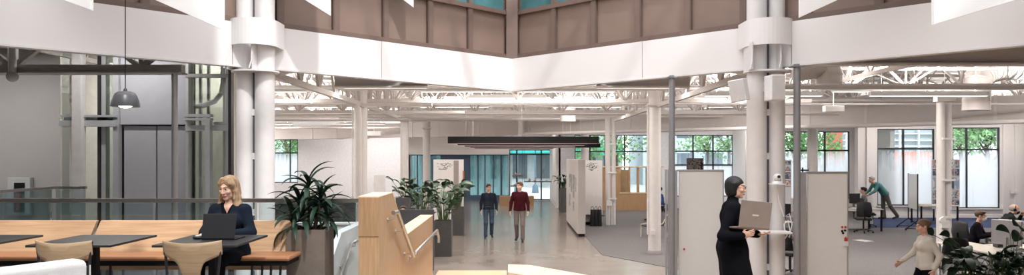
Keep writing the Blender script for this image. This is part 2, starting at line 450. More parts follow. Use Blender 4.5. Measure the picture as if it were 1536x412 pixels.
    f.ell(hp(0, -.066, -.098), V3(.024, .020, .018) * hs, HMn, .022)                       # chin
    for sg in (-1, 1):
        f.ell(hp(sg * .046, -.005, -.072), V3(.018, .034, .028) * hs, HMn, .025)             # jaw
        f.ell(hp(sg * .040, -.066, -.022), V3(.020, .018, .018) * hs, HMn, .02)              # cheek
        f.ell(hp(sg * .031, -.098, .012), V3(.019, .014, .012) * hs, HMn, .012, True)        # socket
        f.ell(hp(sg * .031, -.078, .010), V3(.0135, .013, .011) * hs, HMn, .004)             # eyeball
        f.ell(hp(sg * .078, .012, -.005), V3(.009, .021, .031) * hs, HMn, .006)              # ear
        f.ell(hp(sg * .010, -.098, -.033), V3(.008, .009, .007) * hs, HMn, .008)             # nostril wing
        f.cone(hp(sg * .012, -.089, .030), hp(sg * .044, -.080, .031), .008 * hs, .006 * hs, .014)  # brow ridge
    f.cone(hp(0, -.090, .014), hp(0, -.108, -.028), .0075 * hs, .0105 * hs, .010)
    f.ell(hp(0, -.090, -.060), V3(.023, .011, .0065) * hs, HMn, .008); f.ell(hp(0, -.088, -.070), V3(.018, .010, .007) * hs, HMn, .008)
    HI = np.linalg.inv(HMn)
    def mfn(C):
        L = (C - hc) @ HI.T / hs; x, y, z = np.abs(L[:, 0]), L[:, 1], L[:, 2]
        m = np.zeros(len(C), int); front = y < -.05
        m[front & (((x / .024) ** 2 + ((z + .064) / .0115) ** 2) < 1)] = 1
        m[front & (((x - .031) / .017) ** 2 + ((z - .010) / .0085) ** 2 < 1) & (y < -.072)] = 3
        m[front & (((x - .031) / .0085) ** 2 + ((z - .010) / .0085) ** 2 < 1) & (y < -.072)] = 4
        m[front & (x > .010) & (x < .050) & (np.abs(z - .034 + (x - .03) ** 2 * 6) < .0055)] = 2
        return m
    body = f.build('body', [skin or SKIN, LIPS, brow or BROW, EYEW, IRIS], root, mfn, 1)
    # --- clothes
    if inner:
        f = Field(lo, hi, h); torso(f, .006)
        f.cut(D['nek'] + up * .035 * s, up); f.cutfn(lambda X, Y, Z: .02 - (Z - (hem - .1) * s))
        if vneck: vcut(f, D, fw, up, lat, s, .075 if female else .05, .15 if female else .09)
        f.build('shirt', inner, root)
    if top:
        f = Field(lo, hi, h); e = .016 if inner else .013
        torso(f, e)
        for a in 'lr':
            arm(f, D['s' + a], D['e' + a], D['w' + a], e + .002, .03, sleeve)
        if collar: f.cone(D['nek'] - up * .02, D['nek'] + (hp(0, .015, -.07) - D['nek']) * collar, .066 * w * g, .060 * w * g, .02)
        hz = hem * s
        bu = (D['che'] - D['pel']); bu /= np.linalg.norm(bu); hp0 = D['pel'] + bu * (hz - .95 * s)
        rad = .26 * s
        def hemcut(X, Y, Z):
            d = -((X - hp0[0]) * bu[0] + (Y - hp0[1]) * bu[1] + (Z - hp0[2]) * bu[2])
            far = np.sqrt((X - hp0[0]) ** 2 + (Y - hp0[1]) ** 2 + (Z - hp0[2]) ** 2) - rad
            return np.minimum(d, -far) if J and ('wl' in J or 'wr' in J) else np.where(np.abs(X) < .2 * s, d, -1)
        f.cutfn(hemcut)
        f.cut(D['nek'] + up * (.015 if not collar else .10) * s, up) if not collar else None
        if vneck: vcut(f, D, fw, up, lat, s, .055 if inner is None else .085, .13 if inner is None else .26)
        f.build('jacket' if inner else ('shirt' if vneck else 'sweater'), top, root)
    if legs:
        f = Field(lo, hi, h); e = .014
        for sg in (-1, 1): f.cone(D['pel'] + lah * sg * .07 * w, D['wai'] + lah * sg * .055 * w - (D['wai'] - D['pel']) * .35, .10 * w + .006, .09 * w + .004, .04)
        for a in 'lr':
            f.cone(D['h' + a], D['k' + a], .083 * w + .006, .055 * w + e, .03); f.cone(D['k' + a], D['a' + a] + (D['a' + a] - D['k' + a]) * .02, .055 * w + e, .046 * w + e, .03)
        f.build('trousers', legs, root)
    if dress:
        f = Field(lo - V3(.1, .1, 0), hi + V3(.1, .1, 0), h)
        for sg in (-1, 1):
            f.cone(D['wai'] + lah * sg * .05 * w, D['pel'] + lah * sg * .065 * w, .088 * w + .014, .125 * w, .05)
            f.cone(D['pel'] + lah * sg * .065 * w, (D['kl'] + D['kr']) / 2 + lah * sg * .09 * w - V3(0, 0, .1), .125 * w, .15 * w, .06)
        f.cut(V3(0, 0, .40 * s), (0, 0, -1)); f.build('skirt', dress, root)
    if shoes:
        for a in 'lr':
            A, T = D['a' + a], D['t' + a]; d = T - A; d[2] = 0; d /= np.linalg.norm(d)
            f = Field(np.minimum(A, T) - .12, np.maximum(A, T) + .12, min(h, .006))
            f.cone(A - d * .03 - V3(0, 0, .035 * s), T + d * .03, .043 * s, .036 * s, .02); f.cone(A - V3(0, 0, .03), A + V3(0, 0, .015), .045 * s, .044 * s, .01)
            pd = V3(0, 0, -1); f.cut(T - V3(0, 0, .035 * s), pd) if T[2] < .08 * s and A[2] < .15 * s else None
            f.build('shoe', shoes, root)
    # --- hair
    if hair:
        f = Field(hc - .27 * hs, hc + .27 * hs, max(.004, h * .8)); hm = []
        def E(c, r, k=.015, sub=False): f.ell(hp(*c), V3(*r) * hs, HMn, k, sub)
        if hair == 'short':
            E((0, .026, .040), (.085, .104, .094)); E((0, -.045, .095), (.058, .040, .026), .02)
            E((0, -.10, -.03), (.092, .098, .096), .006, True); E((0, .03, -.115), (.10, .14, .085), .02, True)
            for sg in (-1, 1): E((sg * .085, .005, -.03), (.018, .032, .040), .006, True)
        elif hair == 'bald':
            E((0, .030, .016), (.083, .099, .080)); E((0, -.085, .02), (.11, .10, .15), .01, True); E((0, .02, .115), (.075, .12, .07), .01, True)
            E((0, .03, -.125), (.10, .14, .085), .02, True)
            for sg in (-1, 1): E((sg * .085, .005, -.015), (.018, .030, .038), .006, True)
        elif hair == 'bob':
            E((0, .026, .034), (.084, .106, .096)); E((0, .040, -.045), (.082, .078, .078), .04)
            for sg in (-1, 1): f.cone(hp(sg * .064, .015, .04), hp(sg * .064, .008, -.065), .026 * hs, .022 * hs, .03)
            E((0, -.125, -.030), (.150, .125, .092), .010, True); E((0, .02, -.155), (.2, .2, .042), .01, True)
        elif hair == 'long':
            E((0, .022, .034), (.088, .108, .100)); E((0, .055, -.06), (.092, .07, .11), .04)
            for sg in (-1, 1):
                pts = [(sg * .040, -.045, .100), (sg * .074, -.030, .045), (sg * .080, -.015, -.03), (sg * .084, -.018, -.10), (sg * .098, -.030, -.175), (sg * .080, -.055, -.235)]
                rr = [.016, .017, .019, .024, .027, .016]
                for i in range(5): f.cone(hp(*pts[i]), hp(*pts[i + 1]), rr[i] * hs, rr[i + 1] * hs, .02)
                pts = [(sg * .070, .01, -.03), (sg * .086, .015, -.10), (sg * .102, .0, -.17), (sg * .110, -.015, -.20)]
                for i in range(3): f.cone(hp(*pts[i]), hp(*pts[i + 1]), .030 * hs, (.034, .03, .016)[i] * hs, .02)
            f.cone(hp(-.02, -.05, .112), hp(-.066, -.055, .06), .012 * hs, .013 * hs, .02); f.cone(hp(-.02, -.05, .112), hp(.064, -.055, .065), .012 * hs, .013 * hs, .02)
            E((0, -.125, -.030), (.066, .108, .112), .012, True)
        elif hair == 'bun':
            E((0, .026, .036), (.084, .104, .096)); E((0, .125, .045), (.046, .040, .044), .02)
            E((0, -.11, -.035), (.080, .105, .096), .008, True); E((0, .02, -.125), (.10, .12, .075), .02, True)
        # combed grooves
        X, Y, Z = np.meshgrid(*f.ax, indexing='ij')
        q = np.stack([X - hc[0], Y - hc[1], Z - hc[2]], -1) @ HI.T / hs
        th = np.arctan2(q[..., 0], -(q[..., 1] + .02) + q[..., 2] * .4)
        ga = .85 if hair == 'bob' else 1.
        f.F = f.F + ga * (.0022 * np.sin(th * 34 + q[..., 2] * (26 if hair == 'long' else 10)) + .0012 * np.sin(th * 71 + q[..., 2] * 40)).astype(np.float32)
        f.build('hair', hair_col, root)
    for ex in extras: ex(root, hp, HMn, hs, D, s)
    root.location = loc; root.rotation_euler = (0, 0, rz)
    return root, D, hp

def vcut(f, D, fw, up, lat, s, half, depth):
    c = D['nek'] + up * .05 * s
    def fn(X, Y, Z):
        q = [X - c[0], Y - c[1], Z - c[2]]
        u = q[0] * up[0] + q[1] * up[1] + q[2] * up[2]; l = np.abs(q[0] * lat[0] + q[1] * lat[1] + q[2] * lat[2]); fr = q[0] * fw[0] + q[1] * fw[1] + q[2] * fw[2]
        wd = half * s * (1 + (u - .0) / (depth * s))          # width narrows downwards
        return np.where(fr > .0, np.clip(wd - l, -1, .5) , -1)
    f.cutfn(fn)

def glasses(root, hp, M, hs, D, s):
    b = MB()
    for sg in (-1, 1):
        pts = [hp(sg * .032 + .021 * math.cos(t), -.104, .008 + .015 * math.sin(t)) for t in [2 * PI * k / 12 for k in range(13)]]
        b.path(pts, .0018, 5); b.tube(hp(sg * .053, -.102, .012), hp(sg * .080, .0, .008), .0018, n=5)
    b.tube(hp(-.011, -.105, .012), hp(.011, -.105, .012), .0018, n=5)
    b.build('glasses', BLACKG, root)
def mask_of(m):
    def fn(root, hp, M, hs, D, s):
        f = Field(hp(0, 0, -.05) - .14, hp(0, 0, -.05) + .14, .005)
        f.ell(hp(0, -.052, -.058), V3(.058, .066, .050) * hs, M, .01); f.ell(hp(0, -.10, -.045), V3(.020, .024, .030) * hs, M, .02)
        f.ell(hp(0, .03, -.05), V3(.09, .085, .09) * hs, M, .005, True)
        f.build('face_mask', m, root)
    return fn
def headphones(root, hp, M, hs, D, s):
    b = MB(); b.path([hp(.09 * math.cos(t), .01, .115 * math.sin(t) - .005) for t in [PI * k / 12 for k in range(13)]], .008, 6)
    for sg in (-1, 1): b.tube(hp(sg * .078, .012, -.01), hp(sg * .105, .012, -.01), .036, .030, 14)
    b.build('headphones', BLACK, root)
def belt(root, hp, M, hs, D, s):
    b = MB(); c = D['pel'] + V3(0, 0, .07 * s); k = 20
    b.path([c + V3(.168 * s * math.cos(2 * PI * i / k), .112 * s * math.sin(2 * PI * i / k), 0) for i in range(k + 1)], .014, 6)
    b.build('belt', BLACKG, root)
# ------------------------------------------------------------ camera and view
cam = bpy.data.cameras.new('camera'); co = bpy.data.objects.new('camera', cam); COL.objects.link(co); SC.camera = co
co.location = (0, 0, CZ); co.rotation_euler = (PI / 2, 0, 0)
cam.sensor_width = 36; cam.lens = 36 * F / 1536; cam.shift_y = (HY - 206) / 1536; cam.clip_end = 400
SC.view_settings.view_transform = 'Standard'; SC.view_settings.look = 'None'; SC.view_settings.gamma = 1; SC.view_settings.use_curve_mapping = False
SC.view_settings.exposure = -0.09
SC.cycles.use_denoising = True
SC.cycles.max_bounces = 8; SC.cycles.diffuse_bounces = 4; SC.cycles.transparent_max_bounces = 16; SC.cycles.sample_clamp_indirect = 6
w = bpy.data.worlds.new('sky'); SC.world = w; w.use_nodes = True
nt = w.node_tree; bg = nt.nodes['Background']
tc = nt.nodes.new('ShaderNodeTexCoord'); sp = nt.nodes.new('ShaderNodeSeparateXYZ'); rp = nt.nodes.new('ShaderNodeValToRGB')
nt.links.new(tc.outputs['Generated'], sp.inputs[0]); nt.links.new(sp.outputs['Z'], rp.inputs[0]); nt.links.new(rp.outputs[0], bg.inputs[0])
rp.color_ramp.elements[0].position = 0; rp.color_ramp.elements[0].color = (1, .985, .97, 1); rp.color_ramp.elements[1].position = .8; rp.color_ramp.elements[1].color = (.90, .93, 1, 1)
bg.inputs[1].default_value = 2.8

def area(name, loc, size, power, col=(1, .95, .9), rx=0, rz=0, spread=PI):
    l = bpy.data.lights.new(name, 'AREA'); l.shape = 'RECTANGLE'; l.size, l.size_y = size; l.energy = power; l.color = col; l.spread = spread
    o = bpy.data.objects.new(name, l); COL.objects.link(o); o.location = loc; o.rotation_euler = (rx, 0, rz); return o
sun = bpy.data.lights.new('sun', 'SUN'); sun.energy = 3.0; sun.angle = R(3); so = bpy.data.objects.new('sun', sun); COL.objects.link(so)
so.rotation_euler = (R(38), 0, R(25))
# daylight that comes down through the rooflight over the atrium
area('skylight_daylight', (0, 6, 8.9), (12.6, 12.6), 390, (1, .955, .93), 0, R(45))

# ------------------------------------------------------------ the shell
UF = 1.18                                             # upper floor level
CONC = mat('polished_concrete', (.285, .245, .215), .17, var=.10, vscale=1.3, spec=.6)
_nt = CONC.node_tree; _n = _nt.nodes.new('ShaderNodeTexNoise'); _n.inputs['Scale'].default_value = 9; _n.inputs['Detail'].default_value = 5
_r = _nt.nodes.new('ShaderNodeMapRange'); _r.inputs[3].default_value = .10; _r.inputs[4].default_value = .26
_nt.links.new(_n.outputs['Fac'], _r.inputs[0]); _nt.links.new(_r.outputs[0], _nt.nodes['Principled BSDF'].inputs['Roughness'])
CARP = mat('grey_carpet', (.135, .13, .13), .95, bump=.5, bscale=240, var=.18, vscale=30)
CARPB = mat('blue_carpet', (.014, .03, .085), .95, bump=.5, bscale=240, var=.25, vscale=24)
b = MB()
for x0, x1, y0, y1 in ((-21, 24, -8, 31.2), (-21, 16.6, 31.2, 34.7), (-21, 11.4, 34.7, 36.7), (-21, 2.55, 36.7, 43.2), (-21, -6.1, 43.2, 47.2)): b.box(x0, x1, y0, y1, -.3, 0)
struct(b.build('floor', CONC))
# carpets
b = MB(); b.prism([(2.43, 19.4), (3.75, 17.2), (6.2, 13.2), (23, 13.2), (23, 26.6), (12.2, 26.6), (12.2, 31), (9.5, 33), (9.5, 35.2), (2.43, 35.2)], 0, .012)
o = b.build('carpet', CARP); tag(o, 'mottled grey office carpet meeting the polished concrete aisle on the right', 'carpet')
b = MB(); b.prism([(12.2, 26.6), (23, 26.6), (23, 30.9), (12.2, 30.9)], 0, .012); b.prism([(2.9, 35.2), (9.5, 35.2), (9.5, 36.4), (2.9, 36.4)], 0, .012)
o = b.build('carpet', CARPB); tag(o, 'deep blue carpet strip along the far windows', 'carpet')

# upper floor slab and its edge
UPF = mat('upper_floor', (.30, .28, .265), .5, var=.08)
b = MB()
b.prism([(-21, -8), (24, -8), (24, 6.4), (1.2, 6.4), (1.2, 8.1), (-21, 8.1)], UF - .35, UF)
b.prism([(-21, 8.1), (-7.55, 8.1), (-7.55, 11.95), (-7.0, 11.95), (-7.0, 14.2), (-21, 14.2)], UF - .35, UF)
struct(b.build('floor_upper', UPF))
b = MB()
b.box(-21, -1.65, 8.1, 8.14, UF - .42, UF + .02); b.box(-7.55, -7.51, 8.14, 11.95, UF - .42, UF + .02)
struct(b.build('trim_1', WHITE))
# outer walls
b = MB(); b.box(-21.2, -21, -8, 47.2, -.3, 5.8); struct(b.build('wall_left', WHITE))
b = MB(); b.box(24, 24.2, -8, 31.2, -.3, 5.8); struct(b.build('wall_right', WHITE))
b = MB(); b.box(-21, 24, -8.2, -8, 0, 9.5); struct(b.build('wall_back', WHITE))

# window walls: list of openings cut out of a wall running in x
def wall_x(name, x0, x1, y, z0, z1, opens, m=WHITE, t=.22):
    b = MB(); xs = x0
    for a, c, za, zc in sorted(opens):
        if a > xs: b.box(xs, a, y, y + t, z0, z1)
        if za > z0: b.box(a, c, y, y + t, z0, za)
        if zc < z1: b.box(a, c, y, y + t, zc, z1)
        xs = c
    if xs < x1: b.box(xs, x1, y, y + t, z0, z1)
    o = b.build(name, m); struct(o); return o
WN = [0]
def window(x0, x1, z0, z1, y, vs, hs_, glassm, fr=.045, frm=FRAME):
    """frame with mullions at fractions vs and transoms at heights hs_; each pane its own mesh"""
    WN[0] += 1
    b = MB(); Y0, Y1 = y + .03, y + .12
    b.box(x0, x1, Y0, Y1, z0, z0 + fr); b.box(x0, x1, Y0, Y1, z1 - fr, z1)
    b.box(x0, x0 + fr, Y0, Y1, z0, z1); b.box(x1 - fr, x1, Y0, Y1, z0, z1)
    for v in vs: b.box(v - fr * .7, v + fr * .7, Y0, Y1, z0, z1)
    for q in hs_: b.box(x0, x1, Y0, Y1, q - fr * .8, q + fr * .8)
    o = b.build('window_%d' % WN[0], frm); struct(o); ORG[o.name] = Vector()
    xs = [x0] + list(vs) + [x1]; zs = [z0] + list(hs_) + [z1]
    for i in range(len(xs) - 1):
        for j in range(len(zs) - 1):
            g = glassm(i, j) if callable(glassm) else glassm
            p = MB(); p.box(xs[i], xs[i + 1], y + .07, y + .076, zs[j], zs[j + 1]); p.build('pane', g, o)
    return o
TOPH = 5.8
# right window wall, Y = 31
Y1 = 31.0
wa = (WX(1316, Y1), WX(1402, Y1), WZ(308, Y1), WZ(193, Y1)); wb = (WX(1429, Y1), WX(1500, Y1), WZ(312, Y1), WZ(191, Y1))
wall_x('wall_front', 14.9, 24, Y1, 0, TOPH, [wa, wb])
fz = lambda i, j: FROST if j == 0 else GLASS
window(*wa, Y1, [WX(1356, Y1)], [WZ(223, Y1)], fz); window(*wb, Y1, [WX(1451, Y1)], [WZ(224, Y1)], fz)
b = MB()
for o_ in (wa, wb): b.box(o_[0] - .06, o_[1] + .06, Y1 - .10, Y1 + .02, o_[2] - .05, o_[2])
b.box(14.9, 24, Y1 - .05, Y1, 0, .14)
for px in (1303, 1413, 1507, 1525): b.box(WX(px, Y1) - .12, WX(px, Y1) + .12, Y1 - .09, Y1, 0, TOPH)
struct(b.build('trim_2', WHITE))
# second bay, Y = 34.5
Y2 = 34.5
wc = (WX(1172, Y2), WX(1274.5, Y2), .6, WZ(197, Y2))
b = MB(); b.box(16.4, 16.6, Y1 + .22, Y2 + .2, 0, TOPH); struct(b.build('wall_return', WHITE))
wall_x('wall_front_middle', WX(1118, Y2), 14.9 + 1.6, Y2, 0, TOPH, [wc])
window(*wc, Y2, [WX(1199, Y2), WX(1238, Y2)], [WZ(225.5, Y2)], fz)
# third bay, Y = 41
Y3 = 36.5
wd = (WX(1003, Y3), WX(1100, Y3), .6, WZ(202, Y3)); we = (WX(862, Y3), WX(972, Y3), .6, WZ(202, Y3))
b = MB(); b.box(WX(1118, Y2) + .003, WX(1118, Y2) + .2, Y2 + .22, Y3, 0, TOPH); struct(b.build('wall_return', WHITE))
b = MB(); b.box(WX(1100, Y3), WX(1118, Y2) + .3, Y3 - .1, Y3 + .1, 0, TOPH); struct(b.build('wall_return', WHITE))
wall_x('wall_front_centre', WX(838, Y3), WX(1103, Y3), Y3, 0, TOPH, [wd, we], mat('wall_cool_white', (.82, .83, .86), .6))
def fz3(i, j): return [FROST, GLASS, GLASS][j]
window(*wd, Y3, [WX(1040, Y3), WX(1070, Y3)], [2.2, WZ(226.5, Y3)], lambda i, j: [FROST, glass('film_clear', (.9, .96, 1), .03, film=(.86, .93, .97, .35), z0=.6, z1=3.6), GLASS][j])
window(*we, Y3, [WX(885, Y3), WX(908, Y3), WX(937, Y3)], [2.1, WZ(227, Y3)], lambda i, j: GLASS)
# central entrance, Y = 43
Y4 = 43.0
b = MB(); b.box(WX(838, Y3) - .1, WX(838, Y3) + .1, Y3, Y4 + .2, 0, TOPH); struct(b.build('wall_return', WHITE))
wall_x('wall_entrance', WX(763, Y4), WX(838, Y3), Y4, 0, TOPH, [(WX(764, Y4), WX(836.5, Y4), .02, WZ(224, Y4))])
door = window(WX(764, Y4), WX(836.5, Y4), .02, WZ(224, Y4), Y4, [WX(775, Y4), WX(812, Y4)], [WZ(231, Y4)], GLASS, .06); door.name = 'door_1'
# glazed meeting rooms on the left of the entrance
zt = WZ(231.5, Y4)
b = MB(); b.box(WX(611, Y4), WX(764, Y4), Y4 - .4, Y4 + .4, zt, TOPH); struct(b.build('wall_header', WHITE))
TEALFR = mat('blue_grey_frame', (.05, .09, .15), .4, .2)
def glazed(x0, x1, y, z1, vs, g=GLASST, fr=.05): return window(x0, x1, .05, z1, y, vs, [], g, fr, TEALFR)
glazed(WX(615, Y4), WX(662, Y4), Y4, zt, [WX(626, Y4), WX(636, Y4), WX(648, Y4)])
glazed(WX(704, Y4), WX(752, Y4), Y4, zt, [WX(717, Y4), WX(727.5, Y4), WX(740, Y4)])
glazed(WX(752, Y4), WX(764, Y4), Y4 - .02, zt, [])
b = MB(); b.box(WX(662, Y4), WX(704, Y4), Y4, Y4 + .12, 0, zt); struct(b.build('wall_blue', mat('deep_blue_wall', (.055, .085, .15), .5)))
b = MB(); b.box(WX(615, Y4), WX(764, Y4), Y4 - .03, Y4 + .06, 0, .32); struct(b.build('trim_3', TEALFR))
# left far wall, Y = 47
Y5 = 47.0
wf = (WX(400, Y5), WX(447, Y5), .9, WZ(209, Y5))
wall_x('wall_far_left', -21, WX(618, Y5), Y5, 0, TOPH, [wf], mat('wall_cool_white', (.82, .83, .86), .6))
window(*wf, Y5, [WX(435, Y5)], [WZ(229, Y5)], fz)
b = MB(); b.box(WX(611, Y4), WX(615.5, Y4), Y4, Y4 + .2, 0, TOPH); b.box(WX(611, Y4), WX(611, Y4) + .2, Y4, Y5, 0, TOPH); struct(b.build('wall_far_middle', mat('wall_cool_white', (.82, .83, .86), .6)))

# ------------------------------------------------------------ ceiling deck with the diamond opening of the atrium
AC = 15.2                                             # the atrium corner
ZB, ZT = 4.06, 4.72
def at(x, off=0): return (x, AC - abs(x) + off)
Dm = [(0, AC), (9.2, AC - 9.2), (0, AC - 18.4), (-9.2, AC - 9.2)]
b = MB(); zc = 5.62
b.prism([(-21, -8), (0, -8), (0, -3.2), (-9.55, 6), (0, 15.555), (-21, 15.555)], zc, zc + .2)
b.prism([(24, -8), (0, -8), (0, -3.2), (9.55, 6), (0, 15.555), (24, 15.555)], zc, zc + .2)
XE1, XE2, XE3 = 16.6, WX(1118, Y2) + .2, WX(838, Y3) + .1
for x0, x1, y0, y1 in ((-21, 24, 15.555, 31.2), (-21, XE1, 31.2, 34.7), (-21, XE2, 34.7, 36.7), (-21, XE3, 36.7, 43.2), (-21, WX(611, Y4) + .2, 43.2, 47.2)): b.box(x0, x1, y0, y1, zc, zc + .2)
struct(b.build('ceiling', DECK))
# ribs of the metal deck
b = MB()
y = 15.8
while y < 46.8:
    b.box(-20.8, 23.8 if y < 31 else XE1 - .2 if y < 34.5 else XE2 - .2 if y < 36.4 else XE3 - .2 if y < 43 else WX(611, Y4), y, y + .10, zc - .05, zc); y += .62
struct(b.build('ceiling_ribs', DECK)); 
# fascias (white) and bronze panels above, along the two far edges and the two near edges
def diag_panel(x0, x1, sgn, z0, z1, off, t, name, m, parent=None, lab=None, bev=0):
    """slab between x0 and x1 along the edge y = AC - |x| ; off moves it outwards (away from the atrium), t its thickness outwards"""
    n = (sgn * .7071, .7071)
    p = [(x0 + n[0] * off, AC - abs(x0) + n[1] * off), (x1 + n[0] * off, AC - abs(x1) + n[1] * off)]
    q = [(p[1][0] + n[0] * t, p[1][1] + n[1] * t), (p[0][0] + n[0] * t, p[0][1] + n[1] * t)]
    b = MB(); b.prism(p + q, z0, z1); return b.build(name, m, parent, bev)
JO = [.0, 2.33, 4.25, 6.5, 9.2]
for sgn, nm in ((-1, 'left'), (1, 'right')):
    root = thing('fascia', 'long white fascia band of the %s atrium edge with a thin seam' % nm, 'fascia')
    root['kind'] = 'structure'
    for i in range(4):
        diag_panel(sgn * (JO[i] + (.004 if i else 0)), sgn * (JO[i + 1] - .004), sgn, ZB, ZT, 0, .03, 'fascia_board', FASCIA, root)
    diag_panel(0, sgn * 9.2, sgn, ZB - .025, ZB, -.01, .16, 'edge_flange', STEEL_W, root)
    diag_panel(0, sgn * 9.2, sgn, ZB + .01, ZT - .01, .031, .02, 'backing', BRONZE_D, root)
    # bronze cladding, set back
    root = thing('bronze_cladding', 'row of bronze brown panels above the %s fascia with dark joints' % nm, 'cladding'); root['kind'] = 'structure'
    p = .727; k = 0
    while (k + 1) * p < 9.2:
        diag_panel(sgn * (k * p + .035), sgn * ((k + 1) * p - .035), sgn, ZT + .10, 5.66, .20, .04, 'panel', BROWN, root)
        diag_panel(sgn * (k * p + .035), sgn * ((k + 1) * p - .035), sgn, 5.75, 6.9, .22, .02, 'window_pane', TEAL, root)
        k += 1
    for j in range(k + 1):
        x = max(j * p, .0)
        diag_panel(sgn * max(x - .035, 0), sgn * (x + .035), sgn, ZT, 6.9, .14 if j else .19, .10 if j else .05, 'mullion', mat('bronze_frame', (.17, .115, .095), .5), root)
        if j: diag_panel(sgn * (x + .035), sgn * (x + .055), sgn, ZT + .10, 5.66, .14, .06, 'gasket', BRONZE_D, root)
    diag_panel(0, sgn * 9.2, sgn, ZT, ZT + .10, .10, .14, 'sill_rail', mat('bronze_frame', (.17, .115, .095), .5), root)
    diag_panel(0, sgn * 9.2, sgn, 5.66, 5.75, .12, .14, 'transom', mat('bronze_frame', (.17, .115, .095), .5), root)
    diag_panel(0, sgn * 9.2, sgn, 6.9, 9.2, .12, .14, 'upper_wall', WHITE, root)
b = MB(); b.prism([(-.12, AC + .02), (.12, AC + .02), (.12, AC + .30), (-.12, AC + .30)], ZT, 9.2); b.box(-.3, .3, AC + .3, AC + .34, ZT, 9.2)
struct(b.build('trim_corner', mat('bronze_frame', (.17, .115, .095), .5)))
# near edges of the atrium, behind the camera
b = MB(); b.prism([(-9.2, 6), (0, -3.2), (0, -3.5), (-9.5, 6)], ZB, 9.2); b.prism([(9.2, 6), (0, -3.2), (0, -3.5), (9.5, 6)], ZB, 9.2); struct(b.build('wall_near_upper', WHITE))
# rooflight grid over the atrium
b = MB()
for k in range(-4, 5):
    o_ = k * 2.0
    for sg in (-1, 1):
        c = Vector((0, 6, 9.1)) + Vector((.7071 * o_, sg * .7071 * o_, 0)); d = Vector((.7071, -sg * .7071, 0)) * 6.5
        b.bar(c - d, c + d, .08, .2)
o = b.build('rooflight_frame', WHITE); struct(o)
# ------------------------------------------------------------ columns
def column(x, y, r, label, conduit=True, guard=False, zt=5.55):
    t = thing('column', label, 'column', (x, y, 0))
    b = MB(); b.tube((x, y, 0), (x, y, zt), r, n=28); b.build('shaft', STEEL_W, t)
    b = MB(); b.lathe((x, y, 0), [(r + .012, 0), (r + .012, .12), (r, .125)], 28); b.build('base_trim', mat('column_base', (.30, .28, .27), .6), t)
    b = MB(); b.box(x - .22, x + .22, y - .22, y + .22, 4.02, 4.06); b.lathe((x, y, 0), [(r, 3.97), (r + .04, 4.02)], 20); b.build('cap_plate', STEEL_W, t)
    if conduit:
        b = MB(); b.tube((x - r - .03, y - .05, .55), (x - r - .03, y - .05, 4.0), .018, n=8)
        b.cbox((x - r * .55, y - r - .03, .62), (.14, .06, .12)); b.build('conduit', PLASW, t)
    return t
column(-4.1, 19.5, .18, 'white round column behind the oak stair wall')
column(3.86, 19.5, .17, 'white round column standing on the grey carpet edge beside the lounge chair')
column(-4.27, 36, .18, 'slim white column in front of the teal glazing, left of the entrance aisle', False)
column(-4.15, 27.8, .16, 'white column behind the grey screen, left of the white map panel', False)
column(3.65, 36, .20, 'white column rising behind the freestanding map panels', False)
column(11.6, 27.8, .19, 'white column standing before the red and green window', False)
column(19.6, 27.8, .19, 'white column out of frame on the right', False) if False else None
def twin(x, y, label, legs):
    t = thing('column', label, 'column', (x, y, 0))
    b = MB()
    b.tube((x - .10, y, 0), (x - .10, y, 4.1), .105, n=20); b.build('shaft', STEEL_W, t)
    b = MB(); b.tube((x + .13, y + .05, 0), (x + .13, y + .05, 4.1), .085, n=20); b.build('shaft', STEEL_W, t)
    b = MB()
    for z in (1.0, 2.0, 3.1): b.box(x - .12, x + .22, y - .14, y - .10, z, z + .05)
    b.cbox((x - .07, y - .15, .85), (.22, .09, .2)); b.build('junction_box', PLASW, t)
    b = MB()
    for k in range(4): b.tube((x - .17 + k * .1, y - .15, .0), (x - .17 + k * .1, y - .15, .78), .02, n=8)
    if legs: b.build('pipe_drop', PLASW, t)
    return t
twin(3.8, 27.8, 'slim twin white column with conduit box before the timber booth', True)
c = twin(11.65, 19.4, 'twin white column with round conduit box near the seated masked man', False)
b = MB(); b.tube((11.5, 19.28, .95), (11.5, 19.20, .95), .08, n=18); b.tube((11.5, 19.28, .1), (11.5, 19.28, .95), .04); b.build('round_box', PLASW, c)
b = MB(); b.box(11.38, 11.92, 19.1, 19.7, 0, .28); b.build('base_plate', STEEL_W, c)

